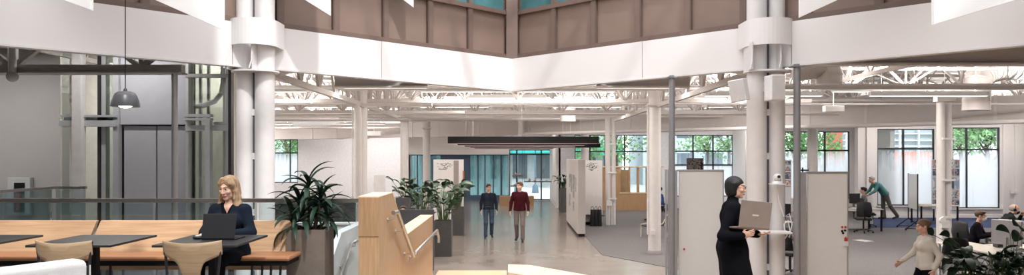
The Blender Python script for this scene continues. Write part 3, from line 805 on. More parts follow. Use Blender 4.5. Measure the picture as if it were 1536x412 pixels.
# the pairs of big tubes that carry the atrium corners, with the bent collar plates
def big_column(x, y, sgn, label):
    t = thing('column', label, 'column', (x, y, 0))
    d = .155
    for s_, r in ((-1, .13 if sgn < 0 else .15), (1, .15 if sgn < 0 else .125)):
        b = MB(); b.tube((x + s_ * d - .01, y, 0), (x + s_ * d - .01, y, 9.0), r, n=32); b.build('shaft', STEEL_W, t)
    b = MB(); b.box(x - .05, x + .05, y - .015, y + .03, 0, 9.0); b.build('slot_shade', mat('slot_shadow', (.10, .10, .12), .6), t)  # dark plate standing in for the shade in the gap between the tubes
    b = MB()
    for z in (.9, 1.75, 2.62, 3.3): b.box(x - .045, x + .045, y - .03, y - .016, z, z + .10)
    b.build('batten', STEEL_W, t)
    # collar: half oval drum in front, straight cheeks behind
    pr = [(x + .355 * math.cos(a), y - .05 + .34 * math.sin(a)) for a in [PI + PI * k / 18 for k in range(19)]]
    poly = [(x - .355, y + .3)] + pr + [(x + .355, y + .3)]
    inn = [(x + .325, y + .3)] + [(x + .325 * math.cos(a), y - .05 + .31 * math.sin(a)) for a in [-PI * k / 18 for k in range(19)]] + [(x - .325, y + .3)]
    n = len(poly); b = MB(); v = [(p[0], p[1], z) for z in (4.36, 4.76) for p in poly] + [(p[0], p[1], z) for z in (4.36, 4.76) for p in reversed(inn)]
    fs = []
    for i in range(n - 1):
        fs += [(i, i + 1, n + i + 1, n + i), (2 * n + i, 3 * n + i, 3 * n + i + 1, 2 * n + i + 1), (i, 2 * n + i, 2 * n + i + 1, i + 1), (n + i, n + i + 1, 3 * n + i + 1, 3 * n + i)]
    b.add(v, fs, 0, False); b.build('collar', FASCIA, t)
    b = MB(); b.prism([(x + .36 * math.cos(a), y + .33 * math.sin(a)) for a in [2 * PI * k / 28 for k in range(28)]], 3.965, 3.99); b.build('ring_plate', STEEL_W, t)
    b = MB()
    for ax in (-.335, .05 if sgn < 0 else .10):
        b.box(x + ax, x + ax + .02, y - .30, y + .1, 3.99, 4.40)
        b.path([(x + ax, y - .30, 4.36), (x + ax, y - .31, 4.12), (x + ax - .03, y - .33, 4.0)], .014, 6)
    b.build('gusset', STEEL_W, t)
    return t
big_column(-3.99, 11.2, -1, 'pair of tall white steel tubes with a drum collar behind the seated woman')
big_column(3.97, 11.2, 1, 'pair of tall white steel tubes with a drum collar right of the woman carrying a laptop')
# thin grey poles
for px, y, lab in ((1008, 12.44, 'slim grey steel post between the round column and the first whiteboard'), (1195.5, 10.9, 'slim grey steel post left of the second whiteboard')):
    x = WX(px, y); t = thing('steel_post', lab, 'post', (x, y, 0))
    b = MB(); b.tube((x, y, 0), (x, y, ZB), .052, n=18); b.build('post', POLE, t)
    b = MB(); b.box(x - .09, x + .09, y - .09, y + .09, ZB - .045, ZB - .026); b.build('head_plate', POLE, t)

# ------------------------------------------------------------ trusses
def truss(p, q, zb, zt, pitch, label, ch=.09, web=.045, m=None, many=True, group=None, space=False, name='roof_truss'):
    """Warren truss from p to q (plan points) between two levels"""
    m = m or TRUSS
    p = Vector((*p, 0)); q = Vector((*q, 0)); L = (q - p).length; d = (q - p) / L
    t = thing(name, label, 'roof truss', (p.x, p.y, zb), group)
    b = MB(); b.bar(p + Vector((0, 0, zb)), q + Vector((0, 0, zb)), ch, ch * 1.1); b.build('bottom_chord', m, t)
    b = MB(); b.bar(p + Vector((0, 0, zt)), q + Vector((0, 0, zt)), ch, ch); b.build('top_chord', m, t)
    n = max(1, round(L / pitch)); pp = L / n; b = MB()
    for i in range(n):
        a = p + d * (i * pp); c = p + d * ((i + .5) * pp); e = p + d * ((i + 1) * pp)
        for s_, u, v in ((0, a, c), (1, c, e)):
            z1, z2 = (zt, zb) if s_ == 0 else (zb, zt)
            if many:
                b = MB(); b.bar(u + Vector((0, 0, z1)), v + Vector((0, 0, z2)), web); b.build('web_member', m, t)
            else: b.bar(u + Vector((0, 0, z1)), v + Vector((0, 0, z2)), web)
        if many:
            b = MB(); b.bar(c + Vector((0, 0, zb)), c + Vector((0, 0, zt)), web * .8); b.build('post', m, t)
    if not many: b.build('web_lattice', m, t)
    if space:
        b = MB()
        for i in range(n):
            c = p + d * ((i + .5) * pp) + Vector((0, 0, zb))
            for sx in (-1, 1):
                for sy in (-1, 1):
                    if (i + (sx > 0) + (sy > 0)) % 3: b.bar(c, c + Vector((sx * .73, sy * 1.35, zt - zb)), .038)
        b.build('cross_bracing', m, t)
    return t
nth = ['nearest', 'second', 'third', 'fourth', 'fifth', 'sixth', 'seventh', 'eighth', 'ninth']
cnt_ = [0, 0]
ys = [17.2, 19.5, 21.6, 23.7, 25.8, 27.8, 29.9, 32.0, 34.1, 36.2]
for i, y in enumerate(ys):
    big = i in (1, 3, 5, 7); ci = cnt_[big]; cnt_[big] += 1
    x0 = -20 if y > 15 else -10; x1 = 23.5 if y < 30 else 11 if y > 35 else 14
    if big: truss((-12.1, y), ((8.1, 8.2, 8.2, 3.0)[ci], y), (4.16, 4.12, 4.20, 4.25)[ci], 5.2, 1.46, 'deep white lattice truss crossing the office, %s from the atrium' % nth[ci], .09, .055, many=i < 4, space=i < 6)
    else: truss((-13, y), (x1, y), 4.75, 5.35, .9, 'light white bar joist crossing the office, %s from the atrium' % nth[ci], .06, .026, many=False)
for y, s1 in ((19.5, 'over the seated masked man'), (23.7, 'before the far right windows')):
    truss((8.4, y), (23.5, y), 4.55, 5.3, 1.46, 'deep white lattice truss %s' % s1, .09, .055, many=True, space=True)
# trusses that run into the depth over the column lines
for x, lab in ((-4.0, 'white truss running back from the left column pair'), (3.95, 'white truss running back from the right column pair'), (11.6, 'white truss running back over the right hand desks')):
    truss((x, 11.6 if abs(x) < 5 else 19.9), (x, 27.6), 4.03 if abs(x) < 5 else 4.6, 5.1 if abs(x) < 5 else 5.3, 1.35, lab, .10, .055, many=True)
for x, lab in ((-8.1, 'white joist running back over the left far wall'), (8.0, 'white joist running back between the right posts')):
    truss((x, 8.2), (x, 30), 4.5, 5.2, 1.2, lab, .08, .04, many=False)
# cranked braces at the column heads
for sg, lab in ((-1, 'left'), (1, 'right')):
    t = thing('knee_brace', 'cluster of white steel braces spreading from the %s column pair head' % lab, 'brace', (sg * 4, 11.3, 4.0))
    for k, (dx, dy, dz) in enumerate(((-.1, 2.2, 1.4), (-.9, 2.0, 1.4), (-1.6, 2.6, 1.5), (.5, 2.2, 1.5), (-1.2, 1.4, 1.1), (-2.0, 3.4, 1.5))):
        b = MB(); b.tube((sg * 3.85, 11.7, 4.05), (sg * (3.85 + dx), 11.7 + dy, 4.05 + dz), .05, n=10); b.build('brace', STEEL_W, t)
    b = MB(); b.path([(sg * 3.8, 11.7, 4.02), (sg * 3.3, 12.6, 4.30), (sg * 2.95, 13.2, 4.45)], .055, 10); b.build('brace', STEEL_W, t)

# frontal beams tucked behind the fascia
def ibeam(x0, x1, y, z0, z1, label):
    t = thing('steel_beam', label, 'beam', (x0, y, z0))
    b = MB(); b.box(x0, x1, y - .10, y + .10, z0, z0 + .03); b.box(x0, x1, y - .10, y + .10, z1 - .03, z1); b.build('flange', STEEL_W, t)
    b = MB(); b.box(x0, x1, y - .012, y + .012, z0 + .03, z1 - .03); b.build('web', DUCTW, t)
    return t
ibeam(4.4, 16, 11.25, 4.085, 4.72, 'deep white steel beam running right from the right column pair')
ibeam(-3.4, -1.62, 13.82, 3.98, 4.6, 'short white beam across the left side of the atrium corner')
ibeam(1.62, 3.4, 13.82, 3.98, 4.6, 'short white beam across the right side of the atrium corner')
# truss at the left, over the lift; its shade is put into the colour
t = thing('roof_truss', 'truss with V braces above the lift shaft, painted in its shaded tone', 'roof truss', (-9.6, 11, 3.95))
TG = mat('shaded_truss_tone', (.36, .335, .31), .5)  # white steel darkened to the grey it has in shade
b = MB(); b.box(-11.5, -5.02, 10.93, 11.07, 3.93, 4.06); b.box(-11.5, -5.02, 10.86, 11.14, 3.925, 3.945); b.build('bottom_chord', TG, t)
b = MB(); b.bar((-11.5, 11, 4.62), (-5.02, 11, 4.62), .12); b.build('top_chord', TG, t)
for ap in (-9.3, -7.62, -5.67):
    for dx in (-.72, .72):
        b = MB(); b.bar((ap, 11, 4.02), (ap + dx, 11, 4.58), .09, .07); b.build('web_member', TG, t)
    b = MB(); b.bar((ap, 11.03, 4.02), (ap, 11.03, 4.6), .07); b.build('post', TG, t)
x = WX(22, 10.9)
b = MB(); b.tube((x, 10.85, 3.90), (x, 10.85, zc), .055, n=14); b.sphere((x, 10.85, 3.87), .085, 14); o = b.build('drain_pipe', mat('pipe_grey', (.42, .39, .37), .5)); tag(o, 'short pale vertical pipe with a rounded end hanging by the dark truss', 'pipe')
# soffit above that truss
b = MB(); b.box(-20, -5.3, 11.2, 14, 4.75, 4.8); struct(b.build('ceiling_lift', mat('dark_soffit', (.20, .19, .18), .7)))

# ------------------------------------------------------------ ducts and pipes
def duct(pts, z0, z1, wdt, label):
    t = thing('air_duct', label, 'air duct', (pts[0][0], pts[0][1], z0))
    n = len(pts)
    for i in range(n - 1):
        p, q = Vector((*pts[i], 0)), Vector((*pts[i + 1], 0)); d = (q - p).normalized(); nrm = Vector((-d.y, d.x, 0)) * (wdt / 2); L = (q - p).length
        ns = max(1, round(L / 3.4))
        for k in range(ns):
            a = p + d * (L * k / ns + .02); c = p + d * (L * (k + 1) / ns - .02)
            b = MB(); b.prism([((a - nrm).x, (a - nrm).y), ((c - nrm).x, (c - nrm).y), ((c + nrm).x, (c + nrm).y), ((a + nrm).x, (a + nrm).y)], z0, z1); b.build('duct_section', DUCTW, t)
            b = MB(); e = nrm * 1.12; u = d * .045
            for cc in ((c + d * .02),):
                b.prism([((cc - e - u).x, (cc - e - u).y), ((cc - e + u).x, (cc - e + u).y), ((cc + e + u).x, (cc + e + u).y), ((cc + e - u).x, (cc + e - u).y)], z0 - .03, z1 + .03)
            b.build('flange', STEEL_W, t)
            if k % 2 == 0:
                m_ = (a + c) / 2; b = MB()
                for sg in (-1, 1): b.tube(m_ + nrm * sg * 1.02 + Vector((0, 0, z0 - .02)), m_ + nrm * sg * 1.02 + Vector((0, 0, zc)), .008, n=5)
                b.bar(m_ - nrm * 1.06 + Vector((0, 0, z0 - .03)), m_ + nrm * 1.06 + Vector((0, 0, z0 - .03)), .04); b.build('hanger', STEEL_W, t)
    return t
duct([(17.8, 19.9), (1, 34.2)], 3.74, 4.50, .55, 'long rectangular white duct sloping in from the right')
duct([(.8, 34.6), (-2.2, 38.2), (-8.6, 42.2), (-15.5, 46.2)], 3.70, 4.5, .55, 'rectangular white duct crossing above the left glazing')
def pipe(p, q, r, label, grp=None, name='pipe'):
    b = MB(); b.tube(p, q, r, n=10); o = b.build(name, STEEL_W); tag(o, label, 'pipe', grp); return o
pipe((16.6, 19.2, 3.66), (.6, 32.8, 3.66), .07, 'white pipe slung under the sloping right duct')
# spiral ducts
def round_duct(pts, r, label):
    t = thing('round_duct', label, 'air duct', pts[0])
    b = MB(); b.path(pts, r, 28)
    for i in range(len(pts) - 1):
        p, q = Vector(pts[i]), Vector(pts[i + 1]); d = (q - p).normalized(); L = (q - p).length; k = 0.
        while k < L: b.tube(p + d * k - d * .012, p + d * k + d * .012, r + .008, n=28); k += .24
    b.build('tube', DUCTW, t); b = MB(); m_ = (Vector(pts[1])); b.tube(m_ + Vector((0, 0, r)), (m_.x, m_.y, zc), .012, n=6); b.build('hanger', STEEL_W, t)
    return t
Yr = 15.5
round_duct([P(1192, 104, Yr), P(1215, 100, Yr), P(1232, 98, Yr), P(1240, 102, Yr), P(1243, 112, Yr), P(1243, 126, Yr)], .27, 'round white spiral duct turning down beside the right grey post')
Yr = 17.5
round_duct([P(1464, 165, Yr), P(1465, 135, Yr), P(1468, 118, Yr + .1), P(1480, 108, Yr + .6), P(1500, 103, Yr + 1), P(1560, 101, Yr + 1.5)], .30, 'round white spiral duct at the upper right end of the office')
Yr = 18.4
round_duct([P(522, 152, Yr), P(530, 155, Yr), P(537, 163, Yr), P(538, 178, Yr), P(538, 388, Yr)], .08, 'white riser duct bending into the column behind the stair wall')
Yr = 26
round_duct([P(845, 138, Yr), P(850, 140, Yr), P(852, 150, Yr), P(852, 182, Yr)], .28, 'short white round duct dropping onto the long duct near the aisle')
Yr = 29
round_duct([P(650, 205 - 30, Yr), P(650, 160, Yr), P(660, 150, Yr), P(720, 148, Yr)], .28, 'white round duct turning above the left duct')
round_duct([P(1230, 150, 24), P(1330, 152, 24), P(1440, 150, 24)], .2, 'straight white round duct above the sloping right duct') if False else None
# long thin service pipes and conduits, frontal
for i, (y, z, x0, x1, r) in enumerate(((17.0, 4.25, -7, 23, .035), (18.3, 4.42, -9, 23, .05), (20.6, 4.15, -12, 23, .03), (22.6, 4.40, -14, 22, .05), (24.8, 4.1, -14, 20, .04), (26.6, 4.5, -15, 18, .06), (30.8, 4.25, -16, 14, .05), (33.0, 4.45, -16, 13, .07), (37.5, 4.6, -17, 2.2, .08), (39.5, 4.2, -17, 2.2, .06))):
    if y > 20: x1 = min(x1, 1 + (34.2 - y) * 1.175 - .8)
    if y > 36: x1 = min(x1, -5)
    pipe((x0, y, z), (max(x1, x0 + 3), y, z), r, 'thin white service pipe under the office ceiling, %s counted from the atrium' % (nth + ['tenth'])[i])
# wide frontal trays
for i, (y, z, x0, x1) in enumerate(((18.9, 3.98, -4.3, -2.1), (21.2, 3.92, -4.6, -1.4), (25, 3.96, -6, 0), (14.6, 4.02, 4.6, 10.8), (16.2, 4.22, 4.8, 15))):
    b = MB(); b.box(x0, x1, y - .09, y + .09, z, z + .07)
    for f_ in (.12, .88): b.tube((x0 + (x1 - x0) * f_, y, z + .1), (x0 + (x1 - x0) * f_, y, zc - .06), .008, n=6)
    o = b.build('cable_tray', STEEL_W)
    tag(o, ['pale cable tray beside the column behind the stair wall', 'pale cable tray beyond the left column', 'pale cable tray above the black baffles', 'white cable tray just behind the right steel beam', 'long white cable tray above the right desks'][i], 'cable tray')

# ------------------------------------------------------------ lights
GLOW = mat('lamp_diffuser', (.9, .88, .85), .5, emis=(1, .96, .92), es=2.2)
def fixture(x, y, z, L, label, power=55, group='white linear pendant lights over the office', up=True, visible_up=0):
    low = y < 18
    t = thing('pendant_light', label, 'ceiling light', (x, y, z), group)
    b = MB(); b.box(x - L / 2, x + L / 2, y - .07, y + .07, z, z + .10); b.build('housing', PLASW, t)
    b = MB(); b.box(x - L / 2 + .02, x + L / 2 - .02, y - .055, y + .055, z - .006, z); b.build('diffuser', GLOW, t)
    b = MB()
    for sg in (-.4, .4): b.tube((x + sg * L, y, z + .1), (x + sg * L, y, 5.6), .004, n=5)
    b.build('suspension_wire', STEEL_W, t)
    area('lamp_light', (x, y, z - .012), (L, .12), power, (1, .93, .875))
    if not low: area('truss_fill_light', (x, y + .075, z + .05), (L, .08), 13, (1, .935, .885), PI / 2)  # added light facing away from the camera, brightens the truss fronts behind
    area('lamp_uplight', (x, y, z + .112), (L, .12), power * 2.3, (1, .925, .87), PI)
k = 0
for y, xs in ((18.9, (-9.6, -6.6, -1.2, 1.5, 6.4, 9.6, 14.6, 18)), (16.6, (5.8, 9.6, 13.4)), (21.0, (-9.5, -4.8, -.2, 6.5, 10.8, 15.2, 19)), (25.0, (-11, -6.5, -2, 2.6, 8, 12.6, 17.5)), (29.0, (-12.5, -7.5, -3, 1.5, 6.5, 11, 16, 20.5)), (33.5, (-13, -8, -3.5, 1, 5.6, 10)), (38.6, (-13, -8, -3.2, .6)), (42.2, (-14, -9)), (44.6, (-16.5, -13, -9.4, -7.2))):  # first and last rows are added to brighten the trusses and left far wall
    for x in xs:
        k += 1; low = y < 18
        dl = abs((x - 1) * .857 + (y - 34.2)) if x > 0 else abs((x + 5) * .62 + (y - 40.2) * 1.0)
        if dl < 1.1 or abs(x - 11.6) < 1.3 or abs(abs(x) - 4) < 1.3: continue
        fixture(x, y, 4.05 if low else 4.35, 2.7 if low else 2.4,
                'long white linear pendant light near the deep beam, %s from the right column' % nth[int((x - 5.8) / 3.8)] if low else 'slim white linear pendant light among the office roof trusses', 66, None if low else 'slim linear pendant lights among the trusses')
fixture(-2.85, 16.2, 4.2, 1.9, 'short white linear light just behind the left side of the atrium corner', 40, None)
fixture(2.85, 16.2, 4.2, 1.9, 'short white linear light just behind the right side of the atrium corner', 40, None)
# black baffles over the aisle
for i in range(5):
    y = 22 + 3.9 * i
    t = thing('ceiling_baffle', 'black linear baffle hanging over the aisle, %s of five from the atrium' % nth[i], 'baffle', (-1.96, y, 3.05), 'black baffles over the aisle')
    b = MB(); b.box(-1.96, 2.65 if i < 4 else 2.2, y - .05, y + .05, 3.05, 3.26); b.build('blade', BLACK, t, .004)
    b = MB(); b.box(-1.9, 2.6 if i < 4 else 2.15, y - .045, y + .045, 3.035, 3.05); b.build('bounce_underside', mat('pink_bounce', (.55, .42, .42), .5), t)  # pink bounce from the floor put into the underside colour
    b = MB()
    for x in (-1.4, .3, 2.1): b.tube((x, y, 3.26), (x, y, 5.6), .004, n=5)
    b.build('wire', STEEL_W, t)
t = thing('ceiling_baffle', 'short black baffle shifted to the right over the map panel', 'baffle', (2.2, 31.8, 3.05))
b = MB(); b.box(2.2, 3.9, 31.75, 31.85, 3.03, 3.2); b.build('blade', BLACK, t, .004)
b = MB(); b.tube((2.4, 31.8, 3.2), (2.4, 31.8, 5.6), .004, n=5); b.tube((3.7, 31.8, 3.2), (3.7, 31.8, 5.6), .004, n=5); b.build('wire', STEEL_W, t)
# small white downlight on the duct, round spots
for px, py, y, lab in ((561, 200, 26, 'small white spotlight by the left duct'), (1417, 148, 19, 'small white box unit under the trusses right of the twin column'), (1250, 163, 19, 'small white box light under the right duct pipes')):
    c = P(px, py, y); b = MB(); b.cbox(c, (.5, .2, .16)); b.tube(c, (c.x, c.y, 5.6), .012, n=6); o = b.build('ceiling_unit', PLASW, bevel=.01); tag(o, lab, 'ceiling unit')
for px, py, y, lab in ((588, 125, 15, 0), ):
    pass
# pendant lamp over the left table
t = thing('pendant_lamp', 'dark grey dome pendant lamp hanging over the black tables on a thin cord', 'pendant lamp', (WX(188, 6.5), 6.5, 3.12))
x, y = WX(188, 6.5), 6.5; z = WZ(160, 6.5)
b = MB(); b.lathe((x, y, z), [(.122, 0), (.122, .01), (.112, .055), (.098, .095), (.085, .118), (.06, .135), (.022, .142), (.0, .143)], 32); b.lathe((x, y, z), [(.119, .0), (.109, .053), (.094, .093), (.0, .128)], 32)
b.build('shade', mat('lamp_shade_grey', (.045, .045, .05), .35), t)
b = MB(); b.tube((x, y, z + .14), (x, y, z + .165), .02, .012, n=14); b.build('socket_cap', BLACKG, t)
b = MB(); b.tube((x, y, z + .16), (x, y, 8.8), .004, n=6); b.build('cord', BLACK, t)
b = MB(); b.lathe((x, y, z + .015), [(0, -.028), (.04, -.022), (.066, .0), (.085, .03)], 24); b.build('diffuser', mat('warm_bulb', (1, .9, .8), .5, emis=(1, .86, .68), es=9), t)
area('lamp_light', (x, y, z - .02), (.10, .10), 9, (1, .85, .7))
# sails hanging in the atrium
for i, (px, py, y, slope, L, sg, lab) in enumerate(((136, 15, 7.0, .36, 2.2, -1, 'white pointed ceiling sail at the far upper left'), (335, 45, 9.0, .44, 3.4, -1, 'large white pointed ceiling sail beside the left column pair'), (495.5, 23.5, 11.0, .62, 2.6, -1, 'small white pointed ceiling sail against the left bronze panels'),
        (620, 11, 13.0, .75, 1.8, -1, 'tiny white sail tip above the bronze panels near the corner'), (1200, 26, 9.2, .46, 3.2, 1, 'white pointed ceiling sail right of the right column pair'), (1401, 37, 7.4, .30, 3.4, 1, 'large white pointed ceiling sail at the far upper right'))):
    c = P(px, py, y); b = MB()
    b.extr([c, (c.x + sg * L, y, c.z + slope * L), (c.x + sg * L, y, max(c.z + slope * L, 8.6)), (c.x, y, 8.6)], (0, .05, 0))
    o = b.build('ceiling_sail', SAIL, bevel=.004); tag(o, lab, 'ceiling sail')
# loudspeakers on the right column
def speaker(px0, px1, py0, py1, y, rz, tilt, label):
    c = P((px0 + px1) / 2, (py0 + py1) / 2, y); wd = (px1 - px0) / F * y; hh = (py1 - py0) / F * y
    t = thing('loudspeaker', label, 'loudspeaker', (0, 0, 0))
    b = MB(); b.cbox((0, 0, 0), (wd, .26, hh)); b.build('cabinet', PLASW, t, .015)
    b = MB(); b.cbox((0, -.133, 0), (wd * .88, .008, hh * .94)); b.build('grille', mat('speaker_grille', (.62, .59, .57), .7), t, .01)
    b = MB(); b.tube((0, .12, 0), (0, .34, .05), .02, n=8); b.cbox((0, .30, .05), (.1, .02, .16)); b.build('bracket', STEEL_W, t)
    t.location = c; t.rotation_euler = (tilt, R(-8) if rz < -.3 else 0, rz); return t
speaker(1097, 1120, 119, 152, 10.75, R(-32), R(6), 'white loudspeaker tilted down on the left of the right column pair')
speaker(1151, 1173, 113, 151, 10.75, R(4), 0, 'white loudspeaker hanging straight on the right column pair')
# ptz camera on a shelf
t = thing('video_camera', 'small white round-headed conference camera on the right column', 'camera', P(1165, 275, 10.9))
c = P(1165, 275, 10.95)
b = MB(); b.box(c.x - .10, c.x + .10, c.y - .12, c.y + .08, c.z - .012, c.z); b.lathe((c.x, c.y - .02, c.z), [(.08, 0), (.075, .03), (.04, .045)], 20); b.build('base', PLASW, t)
b = MB(); b.sphere((c.x, c.y - .03, c.z + .10), .058, 16); b.cbox((c.x - .055, c.y - .03, c.z + .07), (.015, .05, .09)); b.cbox((c.x + .055, c.y - .03, c.z + .07), (.015, .05, .09)); b.build('head', PLASW, t)
b = MB(); b.tube((c.x, c.y - .08, c.z + .105), (c.x, c.y - .10, c.z + .107), .022, n=14); b.build('lens', BLACKG, t)
# cable loop + shelf at the column
c = P(1160, 347, 10.9)
b = MB(); b.box(c.x - .22, c.x + .22, 10.72, 11.0, c.z - .02, c.z + .01); o = b.build('wall_shelf', WHITE, bevel=.004); tag(o, 'thin white shelf fixed to the right column pair at hip height', 'shelf')
c2 = P(1180, 310, 10.95)
b = MB(); b.path([P(1166, 276, 11.02), P(1168, 300, 10.98), P(1176, 325, 10.9), P(1184, 320, 10.9), P(1188, 336, 10.9), P(1184, 356, 10.9), P(1178, 350, 10.9), P(1176, 336, 10.9), P(1182, 330, 10.88), P(1185, 345, 10.88), P(1177, 358, 10.9)], .009, 6)
o = b.build('cable', PLASW); tag(o, 'looped white cable hanging on the right column below the camera', 'cable')
# ------------------------------------------------------------ left: lift tower, wall, guard rails
b = MB(); b.box(-21, WX(95, 14.3), 14.2, 14.5, 0, TOPH); struct(b.build('wall_lift_lobby', GREYW))
YL = 12.8
t = thing('lift_shaft', 'grey clad lift shaft with glass bays standing behind the bench', 'lift', (WX(230, YL), YL, 0))
def fx(px): return WX(px, YL)
def fzz(py): return WZ(py, YL)
b = MB(); b.box(fx(183), fx(284), YL - .06, YL + .2, fzz(187), 5.6); b.build('cladding_panel', GREYP, t, .006)
b = MB(); b.box(fx(186), fx(234), YL, YL + .2, 0, fzz(189)); b.build('cladding_panel', GREYP, t, .006)
b = MB(); b.box(fx(236), fx(281), YL, YL + .2, 0, fzz(189)); b.build('cladding_panel', GREYP, t, .006)
b = MB(); b.box(fx(170), fx(284), YL + .2, YL + .25, 0, 5.6); b.build('backing', STEEL_D, t)
FRG = mat('shaft_frame', (.48, .49, .50), .4, .3)
def post(px0, px1, z0, z1, dy=0, m=FRG, dp=.12):
    b = MB(); b.box(fx(px0), fx(px1), YL + dy - dp, YL + dy, z0, z1); return b.build('post', m, t)
post(121, 134, 0, 4.6, -.1, mat('pale_post', (.60, .58, .57), .5), .16)
post(147, 151, 0, 5.4, .1, STEEL_D); post(152, 159, 0, 5.4, .12, FRG); post(175, 183, 0, 5.4, 0, FRG)
post(283, 287, 0, 5.2, 0); post(315.5, 322.5, 0, fzz(181), -.1); post(335, 339, 0, 5.2, .1); post(343, 346, 0, 5.2, 0); post(348, 352.5, 0, 5.2, -.05, STEEL_D)
def beam(px0, px1, py0, py1, dy=0, m=FRG, dp=.14, nm='beam'):
    b = MB(); b.box(fx(px0), fx(px1), YL + dy - dp, YL + dy, fzz(py1), fzz(py0)); return b.build(nm, m, t)
beam(96, 182, 173, 176, -.02); beam(96, 182, 181, 190, -.02); beam(96, 182, 176, 181, .03, mat('beam_web', (.26, .27, .28), .5), .03)
beam(283, 349, 112, 117, 0, STEEL_G); beam(283, 323, 172, 176, -.08); beam(283, 323, 178, 181, -.08); beam(283, 349, 188, 196, 0); beam(323, 349, 183, 187, .05)
for a, c_, z0, z1, dy in ((96, 121, 0, 4.6, 0), (159, 175, 0, 4.6, .05), (287, 335, 0, 4.6, .02), (339, 343, 0, 4.6, .1)):
    b = MB(); b.box(fx(a), fx(c_), YL + dy - .06, YL + dy - .05, z0, z1); b.build('glass_pane', GLASSS, t)
CRM = mat('lift_car_cream', (.78, .76, .68), .6)
b = MB(); b.box(WX(284, 14.9), WX(360, 14.9), YL + 2.0, YL + 2.1, 0, 5.5); b.build('back_panel', CRM, t)
b = MB(); b.box(WX(352.5, 13.4), WX(354, 13.4), YL + .1, YL + 2.0, 0, 5.5); b.build('side_panel', CRM, t)
b = MB(); b.path([P(285, 160, 14), P(305, 158, 14), P(322, 152, 14), P(332, 140, 14), P(335, 125, 14), P(335, 100, 14)], .05, 10); b.build('cable_duct', WHITE, t)
b = MB()
for px in (300, 312): b.box(WX(px, 14.2), WX(px, 14.2) + .05, 14.15, 14.2, 0, 5)
b.box(fx(322), fx(330), YL + .5, YL + .56, 0, 5.2); b.build('guide_rail', FRG, t)
# small scene through the lobby glass: pale wall with bright joints
b = MB(); b.box(WX(94, 16), WX(184, 16), 16.4, 16.5, 0, 5.5); struct(b.build('wall_lift_rear', mat('lobby_pale', (.60, .60, .56), .6)))
b = MB(); b.tube((WX(262, 11), 11, 0), (WX(262, 11), 11, 3.93), .046, n=20); o = b.build('steel_pipe_column', STEEL_G); tag(o, 'polished dark steel pipe column under the end of the shaded truss', 'column')
o = area('shaft_fill_light', (-5.9, 13.7, 5.3), (.9, .3), 110, (1, .96, .88))  # unseen light added to brighten the inside of the shaft
area('lobby_fill_light', (-8.0, 15.3, 5.0), (1.6, .3), 130, (1, .96, .9))  # unseen light added to brighten the space behind the lobby glass
for k_, (lx, ly) in enumerate(((-9.6, 12.4), (-12.5, 12.0), (-6.6, 11.9))):  # glowing panels and lights added to lift the dark lobby
    b = MB(); b.box(lx - .6, lx + .6, ly - .08, ly + .08, 4.70, 4.75); o = b.build('fill_light_panel', GLOW); tag(o, ['slim added fill light over the lift lobby, middle of three', 'slim added fill light over the lift lobby, furthest from the lift', 'slim added fill light right before the lift shaft'][k_], 'ceiling light')
    area('lobby_fill_light', (lx, ly, 4.69), (1.2, .16), (90, 80, 45)[k_], (1, .97, .95))
# hose cabinet on the grey wall
x0, x1, z0, z1 = WX(12, 14.1), WX(46, 14.1), WZ(322, 14.1), WZ(266, 14.1)
t = thing('hose_cabinet', 'pale framed fire hose cabinet with a dark window on the grey lobby wall', 'fire cabinet', (x0, 14.1, z0))
b = MB(); b.box(x0, x1, 14.08, 14.2, z0, z1); b.build('case', mat('cabinet_pale', (.36, .37, .37), .45), t, .01)
b = MB(); b.box(x0 + .14, x1 - .10, 14.065, 14.08, z0 + .06, z1 - .10); b.build('window', SCREEN, t)
b = MB(); b.tube((x0 + .24, 14.05, z0 + .1), (x0 + .24, 14.05, z0 + .42), .04); b.build('extinguisher', mat('red_paint', (.25, .02, .02), .4), t)
# guard rails
def guard(name_label, p, q, z0, zr, glassz, posts, mid=False, w=.05):
    t = thing('guard_rail', name_label, 'guard rail', (*p, z0))
    b = MB(); b.bar((*p, zr - .022), (*q, zr - .022), .055, .045); b.build('top_rail', STEEL_B, t)
    P_, Q_ = Vector((*p, 0)), Vector((*q, 0)); L = (Q_ - P_).length; d = (Q_ - P_) / L; nrm = Vector((-d.y, d.x, 0))
    for k in range(posts):
        a = P_ + d * (L * k / posts + .012); c = P_ + d * (L * (k + 1) / posts - .012); b = MB()
        b.prism([(a - nrm * .006)[:2], (c - nrm * .006)[:2], (c + nrm * .006)[:2], (a + nrm * .006)[:2]], z0 + .03, zr - .05); b.build('glass_panel', GLASSR, t)
    b = MB(); b.bar((*p, z0 + .03), (*q, z0 + .03), .06, .06); b.build('base_channel', ALU, t)
    return t
guard('long glass guard with a brushed steel top rail behind the oak bench', (-7.5, 8.06), (-1.68, 8.06), UF, 2.20, 0, 5)
guard('second glass guard running back to the grey lift shaft', (-7.45, 8.3), (-7.6, 11.9), UF, 2.17, 0, 3)
guard('short glass guard in front of the pale lift post', (-7.56, 11.92), (-7.05, 11.92), UF, 2.17, 0, 1)

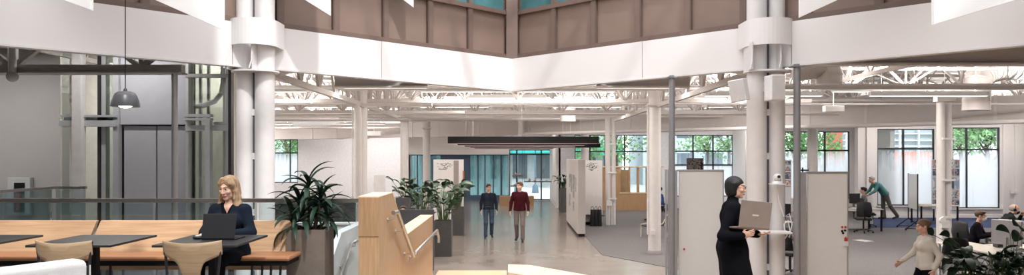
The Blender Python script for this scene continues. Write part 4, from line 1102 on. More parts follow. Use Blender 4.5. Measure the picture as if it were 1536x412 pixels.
# ------------------------------------------------------------ oak bench with tan seat
t = thing('bench', 'long oak backed bench with a tan leather seat along the glass guard', 'bench', (-4.5, 7.5, UF))
xs = [(-7.4, -4.42 - .02), (-4.42 + .02, WX(438, 7.7))]
for i, (a, c) in enumerate(xs):
    b = MB(); sh = .16
    za, zb_ = UF + .05, 1.985
    pl = [(a, 7.56, UF + .30), (c - (sh if i == 0 else 0), 7.56, UF + .30), (c, 7.70, zb_), (a + (sh if i == 1 else 0), 7.70, zb_)]
    if i == 1: pl = [(a - .14, 7.56, UF + .30), (c, 7.56, UF + .30), (c, 7.70, zb_), (a, 7.70, zb_)]
    else: pl = [(a, 7.56, UF + .30), (c - .14, 7.56, UF + .30), (c, 7.70, zb_), (a, 7.70, zb_)]
    b.extr(pl, (0, .045, .0)); b.build('backrest', WOODH, t, .004)
b = MB(); b.box(-7.4, WX(435, 7.2) + .02, 7.12, 7.54, UF + .455, UF + .50); b.build('seat_pad', LEATHER, t, .02)
b = MB(); b.box(-7.4, WX(435, 7.2) - .02, 7.15, 7.56, UF + .405, UF + .455); b.build('seat_base', BLACK, t)
for x in (-7.0, -5.6, -4.2, WX(386, 7.4), WX(404, 7.2)):
    for yy in (7.2, 7.5):
        b = MB(); b.tube((x, yy, UF), (x + .02, yy, UF + .41), .013, n=8); b.build('leg', BLACKG, t)
# black tables
def table(x0, x1, lab):
    t = thing('cafe_table', lab, 'table', ((x0 + x1) / 2, 6.55, UF)); cx = (x0 + x1) / 2
    b = MB(); b.box(x0, x1, 6.15, 6.96, 1.895, 1.915); b.build('tabletop', mat('table_black', (.018, .018, .018), .38), t, .003)
    b = MB(); b.box(cx - .03, cx + .03, 6.52, 6.58, UF + .02, 1.895); b.build('column', BLACK, t)
    b = MB(); b.box(cx - .25, cx + .25, 6.30, 6.80, UF, UF + .015); b.build('base', BLACK, t, .004)
    b = MB(); b.box(cx - .15, cx + .15, 6.4, 6.7, 1.882, 1.895); b.build('mounting_plate', BLACK, t)
table(-5.27, -4.53, 'black square cafe table cut by the left edge, behind the white sofa')
table(-4.16, -3.43, 'black square cafe table left of the seated woman, nothing on it')
table(-3.08, -2.36, 'black square cafe table with the open black laptop on it')
# oak chairs with a T-shaped back
def chair(cx, cy, lab, rz=0):
    t = thing('side_chair', lab, 'chair', (0, 0, 0))
    # backrest: curved plywood band narrowing to a stem (seen from behind, the sitter looks to +y)
    n = 24; W = .235; top, h_ = .80, .13
    v = []; fs = []
    def prof(u):                       # u -1..1 : lower edge height
        a = abs(u)
        if a < .24: return .455
        if a < .52: return .455 + (.645 - .455) * (math.sin((a - .24) / .28 * PI / 2) ** .8)
        return .645 + (a - .52) * .11
    us = [-1 + 2 * i / n for i in range(n + 1)]
    for i, u in enumerate(us):
        z1 = top - .006 * (1 - u * u) + .012 * u * u; z0 = prof(u)
        for j in range(6):
            z = z0 + (z1 - z0) * j / 5; y = -.20 + .075 * u * u - .05 * (z - .45) / .35 + (.03 if z < .5 else 0)
            v.append((u * W, y, z))
    for i in range(n):
        for j in range(5): fs.append((i * 6 + j, (i + 1) * 6 + j, (i + 1) * 6 + j + 1, i * 6 + j + 1))
    b = MB(); b.add(v, fs, 0, True); b.build('backrest', WOODC, t, solid=.012)
    # seat: rounded, slightly dished shell
    b = MB(); v = []; N = 28
    for ring, rr in enumerate((0, .5, .85, 1.0)):
        for k in range(N):
            a = 2 * PI * k / N; ex = .42
            cx_, sy_ = math.cos(a), math.sin(a)
            x = math.copysign(abs(cx_) ** (2 * ex), cx_) * .225; y = math.copysign(abs(sy_) ** (2 * ex), sy_) * .215
            v.append((x * rr, y * rr + .02, .452 - .012 * (1 - rr * rr)))
    fs = [(r * N + k, r * N + (k + 1) % N, (r + 1) * N + (k + 1) % N, (r + 1) * N + k) for r in range(3) for k in range(N)]
    b.add(v, fs, 0, True); b.build('seat', WOODC, t, solid=.014)
    for sx in (-1, 1):
        b = MB(); b.path([(sx * .185, -.17, 0), (sx * .195, -.175, .44), (sx * .228, -.165, .805)], .0115, 8); b.build('leg', BLACKG, t)
        b = MB(); b.path([(sx * .20, .22, 0), (sx * .185, .18, .44)], .0115, 8); b.build('leg', BLACKG, t)
    b = MB()
    for sx in (-1, 1): b.tube((sx * .195, -.175, .432), (sx * .185, .18, .432), .010, n=8)
    b.tube((-.195, -.17, .432), (.195, -.17, .432), .010, n=8); b.tube((-.185, .18, .432), (.185, .18, .432), .010, n=8); b.build('seat_frame', BLACKG, t)
    t.location = (cx, cy, UF); t.rotation_euler = (0, 0, rz); return t
chair(-3.63, 6.02, 'oak side chair with a black frame, partly behind the white sofa', R(-3))
chair(-2.60, 6.02, 'oak side chair with a black frame, back to the black laptop', R(2))
chair(-4.98, 6.1, 'oak side chair cut off by the left picture edge at the first table') if False else None
# white sofa corner
t = thing('sofa', 'white woven sofa whose back corner fills the lower left corner', 'sofa', (-3.2, 4.3, UF))
A = Vector((-2.86, 4.87, 0)); dr = Vector((-.27, -.46, 0)).normalized(); nl = Vector((-dr.y, dr.x, 0))    # nl points to the sofa's left
if nl.x > 0: nl = -nl
def slab(a, b_, u0, u1, z0, z1, nm, bev):
    m_ = MB(); p = [A + dr * a + nl * u0, A + dr * b_ + nl * u0, A + dr * b_ + nl * u1, A + dr * a + nl * u1]; m_.prism([q[:2] for q in p], z0, z1)
    o = m_.build(nm, FABW, t, bev); o.modifiers['bevel'].segments = 5; return o
slab(0, 1.9, 0, .17, UF + .12, UF + .80, 'backrest', .045)
slab(0, .17, .17, .80, UF + .12, UF + .60, 'armrest', .045)
slab(.18, 1.85, .17, .82, UF + .24, UF + .44, 'seat_cushion', .05)
slab(.0, 1.9, .0, .80, UF + .10, UF + .26, 'base', .02)
for a in (.1, 1.8):
    for u in (.08, .72):
        b = MB(); p = A + dr * a + nl * u; b.tube((p.x, p.y, UF), (p.x, p.y, UF + .12), .02); b.build('leg', BLACK, t)
b = MB(); pts = [A + nl * .0 + Vector((0, 0, UF + .18)), A + Vector((0, 0, UF + .76))]
b.path([p + Vector((.004, .003, 0)) for p in pts], .005, 6); b.build('piping', FABW, t)
# laptop of the seated woman, mouse-like device on the table
def laptop(label, w_, d_, open_, metal, cat='laptop', logo=False, name='laptop'):
    """built at the origin: hinge along x at y=0, base towards +y, the lid leans towards -y"""
    t = thing(name, label, cat, (0, 0, 0))
    b = MB(); b.box(-w_ / 2, w_ / 2, 0, d_, 0, .014); b.build('base', metal, t, .004)
    b = MB(); b.box(-w_ / 2 + .02, w_ / 2 - .02, .03, d_ * .55, .014, .016); b.build('keyboard', BLACK, t)
    a = open_; L = MB(); M = Matrix.Rotation(-(a - PI / 2), 3, 'X')
    v = [(x, y, z) for z in (0, d_) for y in (-.006, .0) for x in (-w_ / 2, w_ / 2)]
    v = [Matrix.Rotation(a - PI / 2, 3, 'X') @ Vector(p) + Vector((0, 0, .012)) for p in v]
    L.add(v, [(0, 2, 3, 1), (4, 5, 7, 6), (0, 1, 5, 4), (2, 6, 7, 3), (0, 4, 6, 2), (1, 3, 7, 5)]); lid = L.build('lid', metal, t, .002)
    v = [(x, .001, z) for z in (.012, d_ - .01) for x in (-w_ / 2 + .01, w_ / 2 - .01)]
    v = [Matrix.Rotation(a - PI / 2, 3, 'X') @ Vector(p) + Vector((0, 0, .012)) for p in v]
    s_ = MB(); s_.add(v, [(0, 1, 3, 2)]); s_.build('screen', SCREEN, lid, solid=.001)
    if logo:
        g = MB(); v = [(x, -.0068, z) for z in (d_ * .44, d_ * .50) for x in (-.035, .035)]
        v = [Matrix.Rotation(a - PI / 2, 3, 'X') @ Vector(p) + Vector((0, 0, .012)) for p in v]; g.add(v, [(0, 1, 3, 2)])
        g.build('logo', mat('logo_grey', (.62, .56, .52), .3), lid, solid=.0008)
    return t
lp = laptop('open black laptop in front of the blonde woman on the black table', .31, .225, R(78), mat('laptop_black', (.012, .012, .014), .42)); lp.location = (WX(329, 6.55), 6.52, 1.916); lp.rotation_euler = (0, 0, R(-3))
t = thing('computer_mouse', 'small black puck-like mouse left of the black laptop', 'mouse', (0, 0, 0))
b = MB(); b.sphere((0, 0, .0), .05, 16, sc=(1, .75, .42)); b.box(-.03, .03, -.02, .02, -.006, .0); b.build('shell', BLACKG, t)
b = MB(); b.sphere((.0, -.012, .016), .02, 10, sc=(1.2, .7, .4)); b.build('pad', SILVER, t)
t.location = (WX(297, 6.6), 6.6, 1.93)
# planter with the dracaena
def planter(x, y, z0, w_, d_, h_, m, label, cat='potted plant', name='potted_plant', taper=0):
    t = thing(name, label, cat, (x, y, z0))
    o_, i_ = w_ / 2, w_ / 2 - .025; od, id_ = d_ / 2, d_ / 2 - .025
    b = MB(); b.box(x - o_, x + o_, y - od, y + od, z0, z0 + h_ - .06)
    for a, c, e, f_ in ((-o_, o_, -od, -id_), (-o_, o_, id_, od), (-o_, -i_, -id_, id_), (i_, o_, -id_, id_)): b.box(x + a, x + c, y + e, y + f_, z0 + h_ - .06, z0 + h_)
    b.build('planter_box', m, t)
    b = MB(); b.box(x - i_, x + i_, y - id_, y + id_, z0 + h_ - .06, z0 + h_ - .03); b.build('soil', SOIL, t)
    return t
px_, py_ = WX(466, 7.75), 7.75
t = planter(px_, py_, UF, .405, .38, .72, CONCP, 'large dark leaved dracaena in a square brown concrete planter at the bench end')
random.seed(11)
st = MB(); fo = MB(); zb = UF + .69
tips = [(-.02, .0, .50), (-.13, .04, .30), (.12, -.05, .36), (.05, .08, .22), (-.06, -.09, .18), (.16, .06, .16), (-.18, -.04, .13)]
for dx, dy, hh in tips:
    st.path([(px_ + dx * .4, py_ + dy * .4, zb), (px_ + dx * .8, py_ + dy * .8, zb + hh * .5), (px_ + dx, py_ + dy, zb + hh)], [.017, .014, .011], 7)
    n = 16 if hh > .25 else 13
    for k in range(n):
        f_ = k / n; az = k * 2.399 + random.uniform(-.25, .25)
        el = R(80) - f_ * R(85) + random.uniform(-.15, .15)
        fo.leaf((px_ + dx, py_ + dy, zb + hh - f_ * .10), az, el, random.uniform(.27, .41), random.uniform(.045, .062), random.uniform(1.0, 2.0), seg=9, fold=.5)
st.build('stem', STEM, t); fo.build('foliage', LEAF, t)

# ------------------------------------------------------------ stairs with oak walls
XR = -1.4; YN = 7.58
t = thing('stair_wall', 'stepped oak clad stair wall with a tall block and a low wall beyond', 'stair wall', (XR, YN, 0))
z1_, z2_ = 2.68 - .306 * 1.4, 2.68 - .747 * 1.4
wy = 1.612
def side(poly, x0, x1, m, nm, bev=.0):
    b = MB(); b.extr([(x0, y, z) for y, z in poly], (x1 - x0, 0, 0)); return b.build(nm, m, t, bev)
ys1 = 8.42; slope = .577
yb = ys1 + (z1_ - z2_) / slope
pts = [(YN, .0), (YN, z1_ - .012), (ys1, z1_ - .012), (yb, z2_ - .012), (12.72, z2_ - .012), (12.72, 0)]
side(pts, XR - .215, XR, WOODV, 'cladding')
b = MB()
for (a, c) in (((YN - .004, z1_), (ys1, z1_)), ((ys1, z1_), (yb, z2_)), ((yb, z2_), (12.724, z2_))):
    b.extr([(XR - .219, a[0], a[1] - .012), (XR - .219, a[0], a[1]), (XR - .219, c[0], c[1]), (XR - .219, c[0], c[1] - .012)], (.223, 0, 0))
b.build('top_cap', WOODT, t)
b = MB(); b.box(XR - .215, XR - .001, YN - .008, YN, 1.83, z1_ - .013); b.build('front_panel', mat('oak_lower', (.37, .22, .115), .5, var=.15, vscale=6, stretch=(14, 14, .7)), t)
# handrail: a flat steel bar with a horizontal return at both ends, carried on brackets
def handrail(root, pts, off, brackets, m=STEEL_B, r=.025):
    b = MB(); b.path(pts, r, 10); rail = b.build('handrail', m, root)
    for i, p in enumerate(brackets):
        b = MB(); p = Vector(p); b.path([p, p - Vector((0, 0, .07)), p - Vector((0, 0, .07)) + Vector(off)], .008, 8)
        e = p - Vector((0, 0, .07)) + Vector(off); b.tube(e, e - Vector(off) * .12, .028, n=12); b.build('bracket', m, rail)
    return rail
hx = XR + .085
q1 = P(583, 319.5, 0); 
A1 = Vector((hx, 8.05, 2.03)); A2 = Vector((hx, 8.28, 2.03)); B1 = Vector((hx, 9.62, 1.335)); 
handrail(t, [(hx, 7.98, 2.045), A2, B1], (-.085, 0, 0), [(hx, 8.1, 2.03), (hx, 8.65, 1.84), (hx, 9.35, 1.475)])
C1 = Vector((hx, 9.80, 1.365)); C2 = Vector((hx, 12.65, 1.365))
handrail(t, [(hx, 9.70, 1.33), C1, C2, (hx, 12.9, 1.22), (hx, 12.9, 1.12)], (-.085, 0, 0), [(hx, 9.85, 1.365), (hx, 10.6, 1.365), (hx, 11.6, 1.365), (hx, 12.6, 1.365)])
# steps: 4 risers down to an oak landing, then down to the concrete
WST = wood('oak_step', (.68, .49, .30), (.56, .38, .22), (1.2, 12, 1))
t = thing('staircase', 'oak steps and landing leading down between the stair walls', 'stairs', (0, 8.1, 0))
for i in range(4):
    b = MB(); z = UF - .17 * (i + 1); y0 = 8.14 + .28 * i
    if i == 3: b.box(XR, -.1, y0, 13.68, z - .06 if z > .5 else .3, z); nm = 'landing'
    else: b.box(XR, 1.2, y0, y0 + .32, z - .17, z); nm = 'step'
    b.build(nm, WST, t, .006)
for i in range(2):
    b = MB(); z = .5 - .167 * (i + 1); b.box(XR, 0, 13.68 + .28 * i, 13.98 + .28 * i, 0, z); b.build('step', WST, t, .006)
b = MB(); b.box(-1.4, 1.2, 8.14, 9.2, 0, .45); b.box(-1.4, -.1, 9.2, 13.6, 0, .30); b.build('plinth', WHITE, t)
# side terraces on the right (the woman with the laptop walks here)
t = thing('terrace_steps', 'broad oak terrace steps below the right hand side of the upper floor', 'steps', (2.4, 7.5, 0))
for y0, y1, z in ((6.4, 6.75, 1.01), (6.75, 8.5, .84), (8.5, 8.8, .63), (8.8, 9.1, .42), (9.1, 9.4, .21)):
    b = MB(); b.box(1.62, 12, y0, y1, 0, z); b.build('tier', WST, t, .006)
# low oak block (bleacher top) beside the landing
zt_ = .95
t = thing('bleacher', 'low oak bleacher block with a pale top by the foot of the stairs', 'bleacher', (.3, 11, 0))
pl = [(-.06, 11.47), (.285, 11.40), (1.5, 9.97), (1.5, 9.42), (1.1, 9.5), (-.06, 10.70)]
b = MB(); b.prism([(x * .995, y) for x, y in pl], 0, zt_ - .06); b.build('body', wood('oak_orange', (.50, .24, .09), (.40, .18, .06), (14, 14, .8)), t)
b = MB(); b.prism(pl, zt_ - .06, zt_); b.build('top', WOODT, t, .004)
# white descending stair wall behind, with its own rail
t = thing('stair_wall', 'white panelled stair wall with a steel handrail behind the oak block', 'stair wall', (-2.39, 10.1, 0))
XW = -2.39
pts = [(7.9 + .35, 0), (7.9 + .35, 1.6 - .577 * (10.1 - 8.25)), (10.1, 1.6), (12.98, 1.6), (12.98, 0)]
side(pts, XW - .14, XW, WHITE, 'parapet', .006)
hx = XW + .08
b_ = lambda y, dz=0: Vector((hx, y, (2.68 - 132 * 10.35 / 1080) + (-.577 * (10.35 - y) if y < 10.35 else 0) + dz))
handrail(t, [b_(10.72), b_(10.35), b_(8.6)], (-.08, 0, 0), [b_(10.6), b_(10.0), b_(9.2)])
b = MB(); b.box(-7.4, -2.53, 12.98, 13.10, 0, 1.44)
struct(b.build('wall_low_guard', WHITE))
b = MB()
for x in (-7.0, -5.9, -4.8, -3.7, -2.9): b.box(x, x + .02, 12.965, 12.98, 0, 1.38)
b.box(-7.4, -2.53, 12.94, 13.14, 1.44, 1.47); struct(b.build('trim_4', STEEL_W))
# ------------------------------------------------------------ middle ground
# workstation screens
def screen_panel(x0, x1, y, z, label, m=MIDGREY, t_=.06):
    t = thing('partition_screen', label, 'partition', (x0, y, 0))
    b = MB(); b.box(x0, x1, y, y + t_, .03, z); b.build('panel', m, t, .008)
    b = MB(); b.box(x0 + .05, x0 + .12, y - .05, y + t_ + .05, 0, .03); b.box(x1 - .12, x1 - .05, y - .05, y + t_ + .05, 0, .03); b.build('foot', BLACK, t)
    return t
Y6 = 16.6
screen_panel(WX(590, Y6), WX(651, Y6), Y6, WZ(314, Y6), 'wide charcoal felt desk screen behind the low oak wall', mat('felt_dark', (.085, .085, .09), .9, bump=.3, bscale=200))
screen_panel(-6.4, WX(533, Y6), Y6, WZ(300, Y6), 'dark grey felt screen seen through the plant behind the bench end')
screen_panel(WX(590, 20.), WX(612, 20.), 20.4, WZ(296, 20.4), 'short charcoal screen beside the man peeking over', CHAR)
b = MB(); x0, x1 = WX(561, 21), WX(578, 21); b.box(x0, x1, 21, 21.03, .9, WZ(262, 21)); b.box(x0, x1, 20.9, 21.13, 0, .9)
o = b.build('display_stand', PLASW, bevel=.004); tag(o, 'narrow white display stand left of the oak wall beyond the column', 'display stand')
# big leafy plants in dark planters
def leafy(x, y, z0, n, rad, hgt, label, pw=.45, ph=.95, ls=(.24, .36), m=PLANTD, leafm=LEAF2, broad=.55):
    t = planter(x, y, z0, pw, pw, ph, m, label); fo = MB(); st = MB(); zb = z0 + ph - .04
    for k in range(n):
        az = k * 2.399 + random.uniform(-.3, .3); f_ = random.random(); r0 = random.uniform(.02, pw * .32)
        L = hgt * random.uniform(.35, 1.); lean = random.uniform(.1, .9) * rad / hgt
        p0 = Vector((x + r0 * math.cos(az), y + r0 * math.sin(az), zb)); mid = p0 + Vector((math.cos(az) * lean * L * .35, math.sin(az) * lean * L * .35, L * .6)); tip = p0 + Vector((math.cos(az) * lean * L, math.sin(az) * lean * L, L))
        st.path([p0, mid, tip], [.009, .007, .005], 5)
        ln = random.uniform(*ls)
        fo.leaf(tip, az, R(random.uniform(15, 70)), ln, ln * broad, random.uniform(.6, 1.6), seg=7, fold=.3, roll=random.uniform(-.5, .5))
        if random.random() < .6: fo.leaf(mid, az + random.uniform(-1, 1), R(random.uniform(10, 50)), ln * .85, ln * broad * .8, random.uniform(.6, 1.5), seg=7, fold=.3)
    st.build('stem', mat('stem_green', (.06, .11, .03), .6), t); fo.build('foliage', leafm, t); return t
random.seed(5)
leafy(WX(665, 19.3), 19.3, 0, 36, .55, 1.05, 'broad leaved plant in a tall dark planter nearest behind the low oak wall', .46)
leafy(WX(687, 24.3), 24.3, 0, 30, .5, .85, 'bushy plant in a smaller looking dark planter in front of the map panel', .42)
leafy(WX(632, 21.5), 21.5, 0, 34, .8, 1.0, 'wide spreading plant behind the charcoal desk screen', .5)
leafy(WX(612, 23.5), 23.5, 0, 24, .6, 1.0, 'dark plant behind the peeking man', .5)
leafy(WX(845, 34), 34, 0, 26, .35, .55, 'small plant in a dark planter at the far end of the tweed panel', .34, 1.15, (.2, .3))
# map panels and posters
MAPINK = mat('map_ink', (.09, .09, .10), .7)
def map_marks(parent, x0, x1, y, z0, z1, seed, fy=-1):
    random.seed(seed); b = MB()
    for k in range(34):
        w_ = (x1 - x0) * random.uniform(.03, .12); h_ = (z1 - z0) * random.uniform(.05, .2)
        u = random.gauss(.55, .22); vv = random.gauss(.5, .2); u = min(.95, max(0.02, u)); vv = min(.9, max(.05, vv))
        b.cbox((x0 + (x1 - x0) * u, y, z0 + (z1 - z0) * vv), (w_, .004, h_ * .5), 0, 0)
    for zz in (.80, .2, .12): b.box(x0 + (x1 - x0) * .15, x0 + (x1 - x0) * (.9 if zz > .5 else .6), y - .002, y + .002, z0 + (z1 - z0) * zz, z0 + (z1 - z0) * (zz + .03))
    b.build('map_drawing', MAPINK, parent)
Y7 = 27.8
x0, x1 = WX(878, Y7), WX(903.5, Y7); zt7 = WZ(240.5, Y7)
t = thing('map_panel', 'freestanding white panel with a black map drawing behind the black bins', 'display panel', (x0, Y7, 0))
b = MB(); b.box(x0, x1, Y7, Y7 + .22, .12, zt7); b.build('panel', WHITE, t, .006)
b = MB(); b.box(x0 + .02, x1 - .02, Y7 + .02, Y7 + .2, 0, .12); b.build('base', BLACK, t)
map_marks(t, WX(880, Y7), WX(898, Y7), Y7 - .006, WZ(256, Y7), WZ(242, Y7), 3)
b = MB()
for px, py in ((883, 303), (891, 292)): b.cbox((WX(px, Y7), Y7 - .008, WZ(py, Y7)), (.09, .015, .10))
b.build('switch', PLASW, t)
Y8 = 27.5
x0, x1 = WX(650, Y8), WX(695, Y8)
t = thing('map_panel', 'wide white panel with a map drawing and a brown stripe behind the plants', 'display panel', (x0, Y8, 0))
b = MB(); b.box(x0, x1, Y8, Y8 + .22, .12, WZ(239, Y8)); b.build('panel', WHITE, t, .006)
b = MB(); b.box(x0, x1, Y8 + .02, Y8 + .2, 0, .12); b.build('base', BLACK, t)
map_marks(t, WX(656, Y8), WX(679, Y8), Y8 - .006, WZ(256, Y8), WZ(243, Y8), 9)
b = MB(); b.box(WX(680.5, Y8), WX(688, Y8), Y8 - .008, Y8, .3, WZ(240.5, Y8)); b.build('stripe', mat('taupe_felt', (.30, .26, .24), .9), t)
b = MB(); b.box(WX(694, Y8), WX(696.5, Y8), Y8 - .012, Y8, 1.7, 2.1); b.build('hanging_tag', mat('tag_rust', (.35, .12, .06), .7), t)
# tweed wall panel seen end on, with photos
A_ = Vector((WX(867, 23.7), 23.7, 0)); B_ = Vector((WX(850, 28.8), 28.8, 0)); dd = (B_ - A_).normalized(); nn = Vector((dd.y, -dd.x, 0))   # to the right
t = thing('display_wall', 'thick tweed ended display wall with photographs on its aisle side', 'display panel', (A_.x, A_.y, 0))
wdt = .245
b = MB(); b.prism([A_[:2], (A_ + nn * wdt)[:2], (B_ + nn * wdt)[:2], B_[:2]], .10, 2.54); b.build('panel', TWEED, t, .006)
e = dd * .05
b = MB(); b.prism([(A_ + e + nn * .02)[:2], (A_ + e + nn * (wdt - .02))[:2], (B_ + nn * (wdt - .02))[:2], (B_ + nn * .02)[:2]], 0, .10); b.build('base', BLACK, t)
b = MB(); f_ = -nn * .012; b.prism([(A_ + f_ + dd * .01)[:2], A_[:2], B_[:2], (B_ + f_)[:2]], .10, 2.54); b.build('face_board', mat('panel_offwhite', (.66, .62, .60), .8), t)
random.seed(4)
for k, (u0, u1, z0, z1) in enumerate(((.5, 1.1, 1.45, 1.95), (1.3, 1.9, 1.2, 2.0), (2.2, 2.8, 1.35, 2.0), (3.1, 3.6, 1.5, 2.0), (3.0, 3.6, .8, 1.25), (1.4, 1.9, .75, 1.05))):
    b = MB(); g0, g1 = -nn * .012, -nn * .02; b.prism([(A_ + g0 + dd * u0)[:2], (A_ + g1 + dd * u0)[:2], (A_ + g1 + dd * u1)[:2], (A_ + g0 + dd * u1)[:2]], z0, z1)
    o = b.build('photograph', paint_mat('photo_print_%d' % (k % 3), [(0, (.12, .12, .13)), (.42, (.45, .42, .38)), (.52, (.20, .26, .33)), (.6, (.75, .72, .68))] if k % 3 else [(0, (.55, .5, .42)), (.5, (.16, .17, .18)), (.58, (.7, .66, .55))], 6 + k), t)
    tag(o, 'small photograph pinned on the display wall', 'photograph') if False else None
# black bins on a shelf in front of the map panel
for i, px in enumerate((888.5, 894, 899.5)):
    x = WX(px, 27.2); lab = ['left of three black looped bins before the map panel', 'middle of three black looped bins before the map panel', 'right of three black looped bins before the map panel'][i]
    t = thing('black_bin', lab, 'bin', (x, 27.2, 0), 'black looped bins by the map panel')
    b = MB(); b.lathe((x, 27.2, 0), [(0, 0), (.085, 0), (.09, .02), (.075, .62), (.07, .64), (.0, .64)], 20); b.build('body', BLACKG, t)
    b = MB(); b.path([(x + .05 * math.cos(a), 27.2, .64 + .12 * math.sin(a)) for a in [PI * k / 10 for k in range(11)]], .010, 6); b.build('handle', BLACKG, t)
b = MB(); b.lathe((WX(893, 27.45), 27.55, 0), [(0, .38), (.36, .38), (.36, .41), (0, .41)], 28); b.tube((WX(893, 27.45), 27.55, 0), (WX(893, 27.45), 27.55, .38), .03); b.lathe((WX(893, 27.45), 27.55, 0), [(.22, 0), (.22, .02), (0, .02)], 24)
o = b.build('side_table', BLACKG); tag(o, 'low black round side table behind the looped bins', 'side table')
# timber booth with glazed openings
Y9 = 35.0
t = thing('timber_booth', 'oak clad meeting booth with glazed upper openings', 'booth', (4.4, Y9, 0))
xa, xb = WX(903, Y9), WX(992, Y9); zs, ztop = WZ(289, Y9), WZ(249, Y9)
b = MB(); b.box(xa, xb, Y9, Y9 + .12, 0, zs); b.build('lower_panel', WOODV, t)
b = MB(); b.box(xa, WX(929, Y9), Y9, Y9 + .12, zs, ztop); b.build('side_panel', WOODV, t)
b = MB(); b.box(xa - .02, xb + .1, Y9 - .03, Y9 + .16, ztop - .06, ztop); b.build('top_rail', WOODT, t)
b = MB(); b.box(WX(929, Y9), xb, Y9 - .02, Y9 + .15, zs - .03, zs + .02); b.build('sill', WOODT, t)
for p0, p1 in ((929, 931), (943, 945.5), (955.5, 959), (969, 972.5), (988, 992)):
    b = MB(); b.box(WX(p0, Y9), WX(p1, Y9), Y9, Y9 + .12, zs, ztop); b.build('post', WOODV, t)
for p0, p1 in ((931, 943), (945.5, 955.5), (959, 969), (972.5, 988)):
    b = MB(); b.box(WX(p0, Y9), WX(p1, Y9), Y9 + .05, Y9 + .06, zs, ztop - .06); b.build('pane', GLASS, t)
b = MB(); b.box(xa + .6, WX(950, Y9), Y9 + 1.3, Y9 + 1.35, 0, ztop - .2); b.build('rear_panel', WOODV, t)
b = MB(); b.box(WX(929, Y9) + .5, xb, Y9 + .4, Y9 + 1.2, .70, .74)
for x in (WX(929, Y9) + .6, xb - .1): b.box(x - .03, x + .03, Y9 + .8, Y9 + .9, .012, .70)
o = b.build('booth_table', PLASW); tag(o, 'pale table inside the timber booth', 'table')
# low timber plinth by the entrance + hanging display shelves
b = MB(); Yp = 38.6; b.box(WX(749, Yp), WX(801, Yp), Yp, Yp + .6, 0, WZ(294, Yp)); o = b.build('timber_plinth', WOODV, bevel=.01); tag(o, 'long low timber plinth bench in front of the entrance glass', 'plinth')
for i, (p0, p1, py, yy, lab) in enumerate(((768, 785, 263, 41.6, 'short dark suspended shelf with objects left of the entrance mullion'), (766, 785, 278, 41.8, 'lower short dark suspended shelf behind the man in the red sweater'), (786, 837, 271.5, 41.2, 'long dark suspended shelf with objects across the entrance glass'))):
    z = WZ(py, yy); x0, x1 = WX(p0, yy), WX(p1, yy); t = thing('suspended_shelf', lab, 'shelf', (x0, yy, z))
    b = MB(); b.box(x0, x1, yy, yy + .35, z - .06, z); b.build('board', mat('shelf_dark', (.10, .085, .075), .5), t)
    b = MB()
    for x in (x0 + .04, x1 - .04): b.tube((x, yy + .17, z), (x, yy + .17, 5.6), .01, n=6)
    b.build('hanging_rod', STEEL_D, t); random.seed(i)
    for k in range(5 if i == 2 else 3):
        x = x0 + .15 + (x1 - x0 - .3) * (k + .5) / (5 if i == 2 else 3); h_ = random.uniform(.06, .2)
        b = MB(); b.lathe((x, yy + .17, z), [(0, 0), (.05, 0), (.07, h_ * .5), (.03, h_ * .8), (.04, h_), (0, h_)], 14)
        o = b.build('vase', paint_mat('vase_glaze', [(0, (.55, .5, .45)), (.5, (.35, .3, .3))], 3)); tag(o, 'small pale vase on the %s suspended shelf' % ['upper short', 'lower short', 'long'][i], 'vase', 'vases on the %s suspended shelf' % ['upper short', 'lower short', 'long'][i])
# lounge chair by the round column
t = thing('lounge_chair', 'low lounge chair with a bent pale frame beside the round column on the carpet', 'chair', (0, 0, 0))
b = MB()
for sx in (-.3, .3): b.path([(sx, -.3, 0), (sx, -.28, .42), (sx, .1, .46), (sx, .34, .80)], .018, 8); b.path([(sx, .32, 0), (sx, .18, .44)], .018, 8)
b.build('frame', mat('frame_light', (.55, .48, .38), .4), t)
b = MB(); b.cbox((0, -.05, .40), (.6, .5, .05), 0, 0, R(4)); b.build('seat', CHAR, t, .015); b = MB(); b.cbox((0, .27, .62), (.6, .05, .42), 0, 0, R(-25)); b.build('backrest', CHAR, t, .015)
t.location = (WX(981, 23.5), 23.5, .012); t.rotation_euler = (0, 0, R(-60))

# ------------------------------------------------------------ the two big whiteboards
def whiteboard(x0, x1, y, zt, zb, label, magnets, rz=0, left_rails=1):
    t = thing('whiteboard', label, 'whiteboard', (0, 0, 0)); w_ = x1 - x0
    b = MB(); b.box(0, w_, -.02, .02, zb, zt - .03); b.build('panel', BOARD, t, .006)
    b = MB(); b.box(-.03, w_ + .015, -.035, .035, zt - .03, zt); b.box(-.03, w_ + .015, -.035, .035, zb - .03, zb); b.box(w_, w_ + .015, -.03, .03, zb, zt - .03); b.build('frame', ALU, t, .004)
    b = MB(); b.box(-.13, -.03, -.05, .05, .06, zt - .01); b.build('side_post', mat('post_side', (.46, .45, .46), .4, .3), t, .005)
    b = MB(); b.box(-.10, -.07, -.45, .45, .05, .09); b.box(w_ - .1, w_ - .07, -.45, .45, .05, .09); b.box(w_ - .1, w_ - .07, -.02, .02, .05, zb); b.build('foot', ALU, t)
    for sx in (-.085, w_ - .085):
        for yy in (-.42, .42):
            b = MB(); b.tube((sx - .02, yy, .03), (sx + .02, yy, .03), .03, n=12); b.build('caster', BLACK, t)
    for i, (u, z, c_) in enumerate(magnets):
        b = MB(); b.tube((u, -.021, z), (u, -.034, z), .017, n=12); b.build('magnet', c_, t)
    t.location = (x0, y, .0); t.rotation_euler = (0, 0, rz); return t
RED = mat('magnet_red', (.55, .04, .03), .4)
x0, x1 = WX(1018, 12.7), WX(1084, 12.7)
wb1 = whiteboard(x0, x1, 12.7, WZ(254, 12.7), .35, 'tall white mobile whiteboard left of the woman carrying the laptop', [(WX(1024, 12.7) - x0 + .02, WZ(373, 12.7), RED)])
b = MB()
for dx in (-.235, -.19): b.box(dx, dx + .022, -.02, .03, .0, WZ(254, 12.7))
b.build('rail', mat('post_side', (.46, .45, .46), .4, .3), wb1)
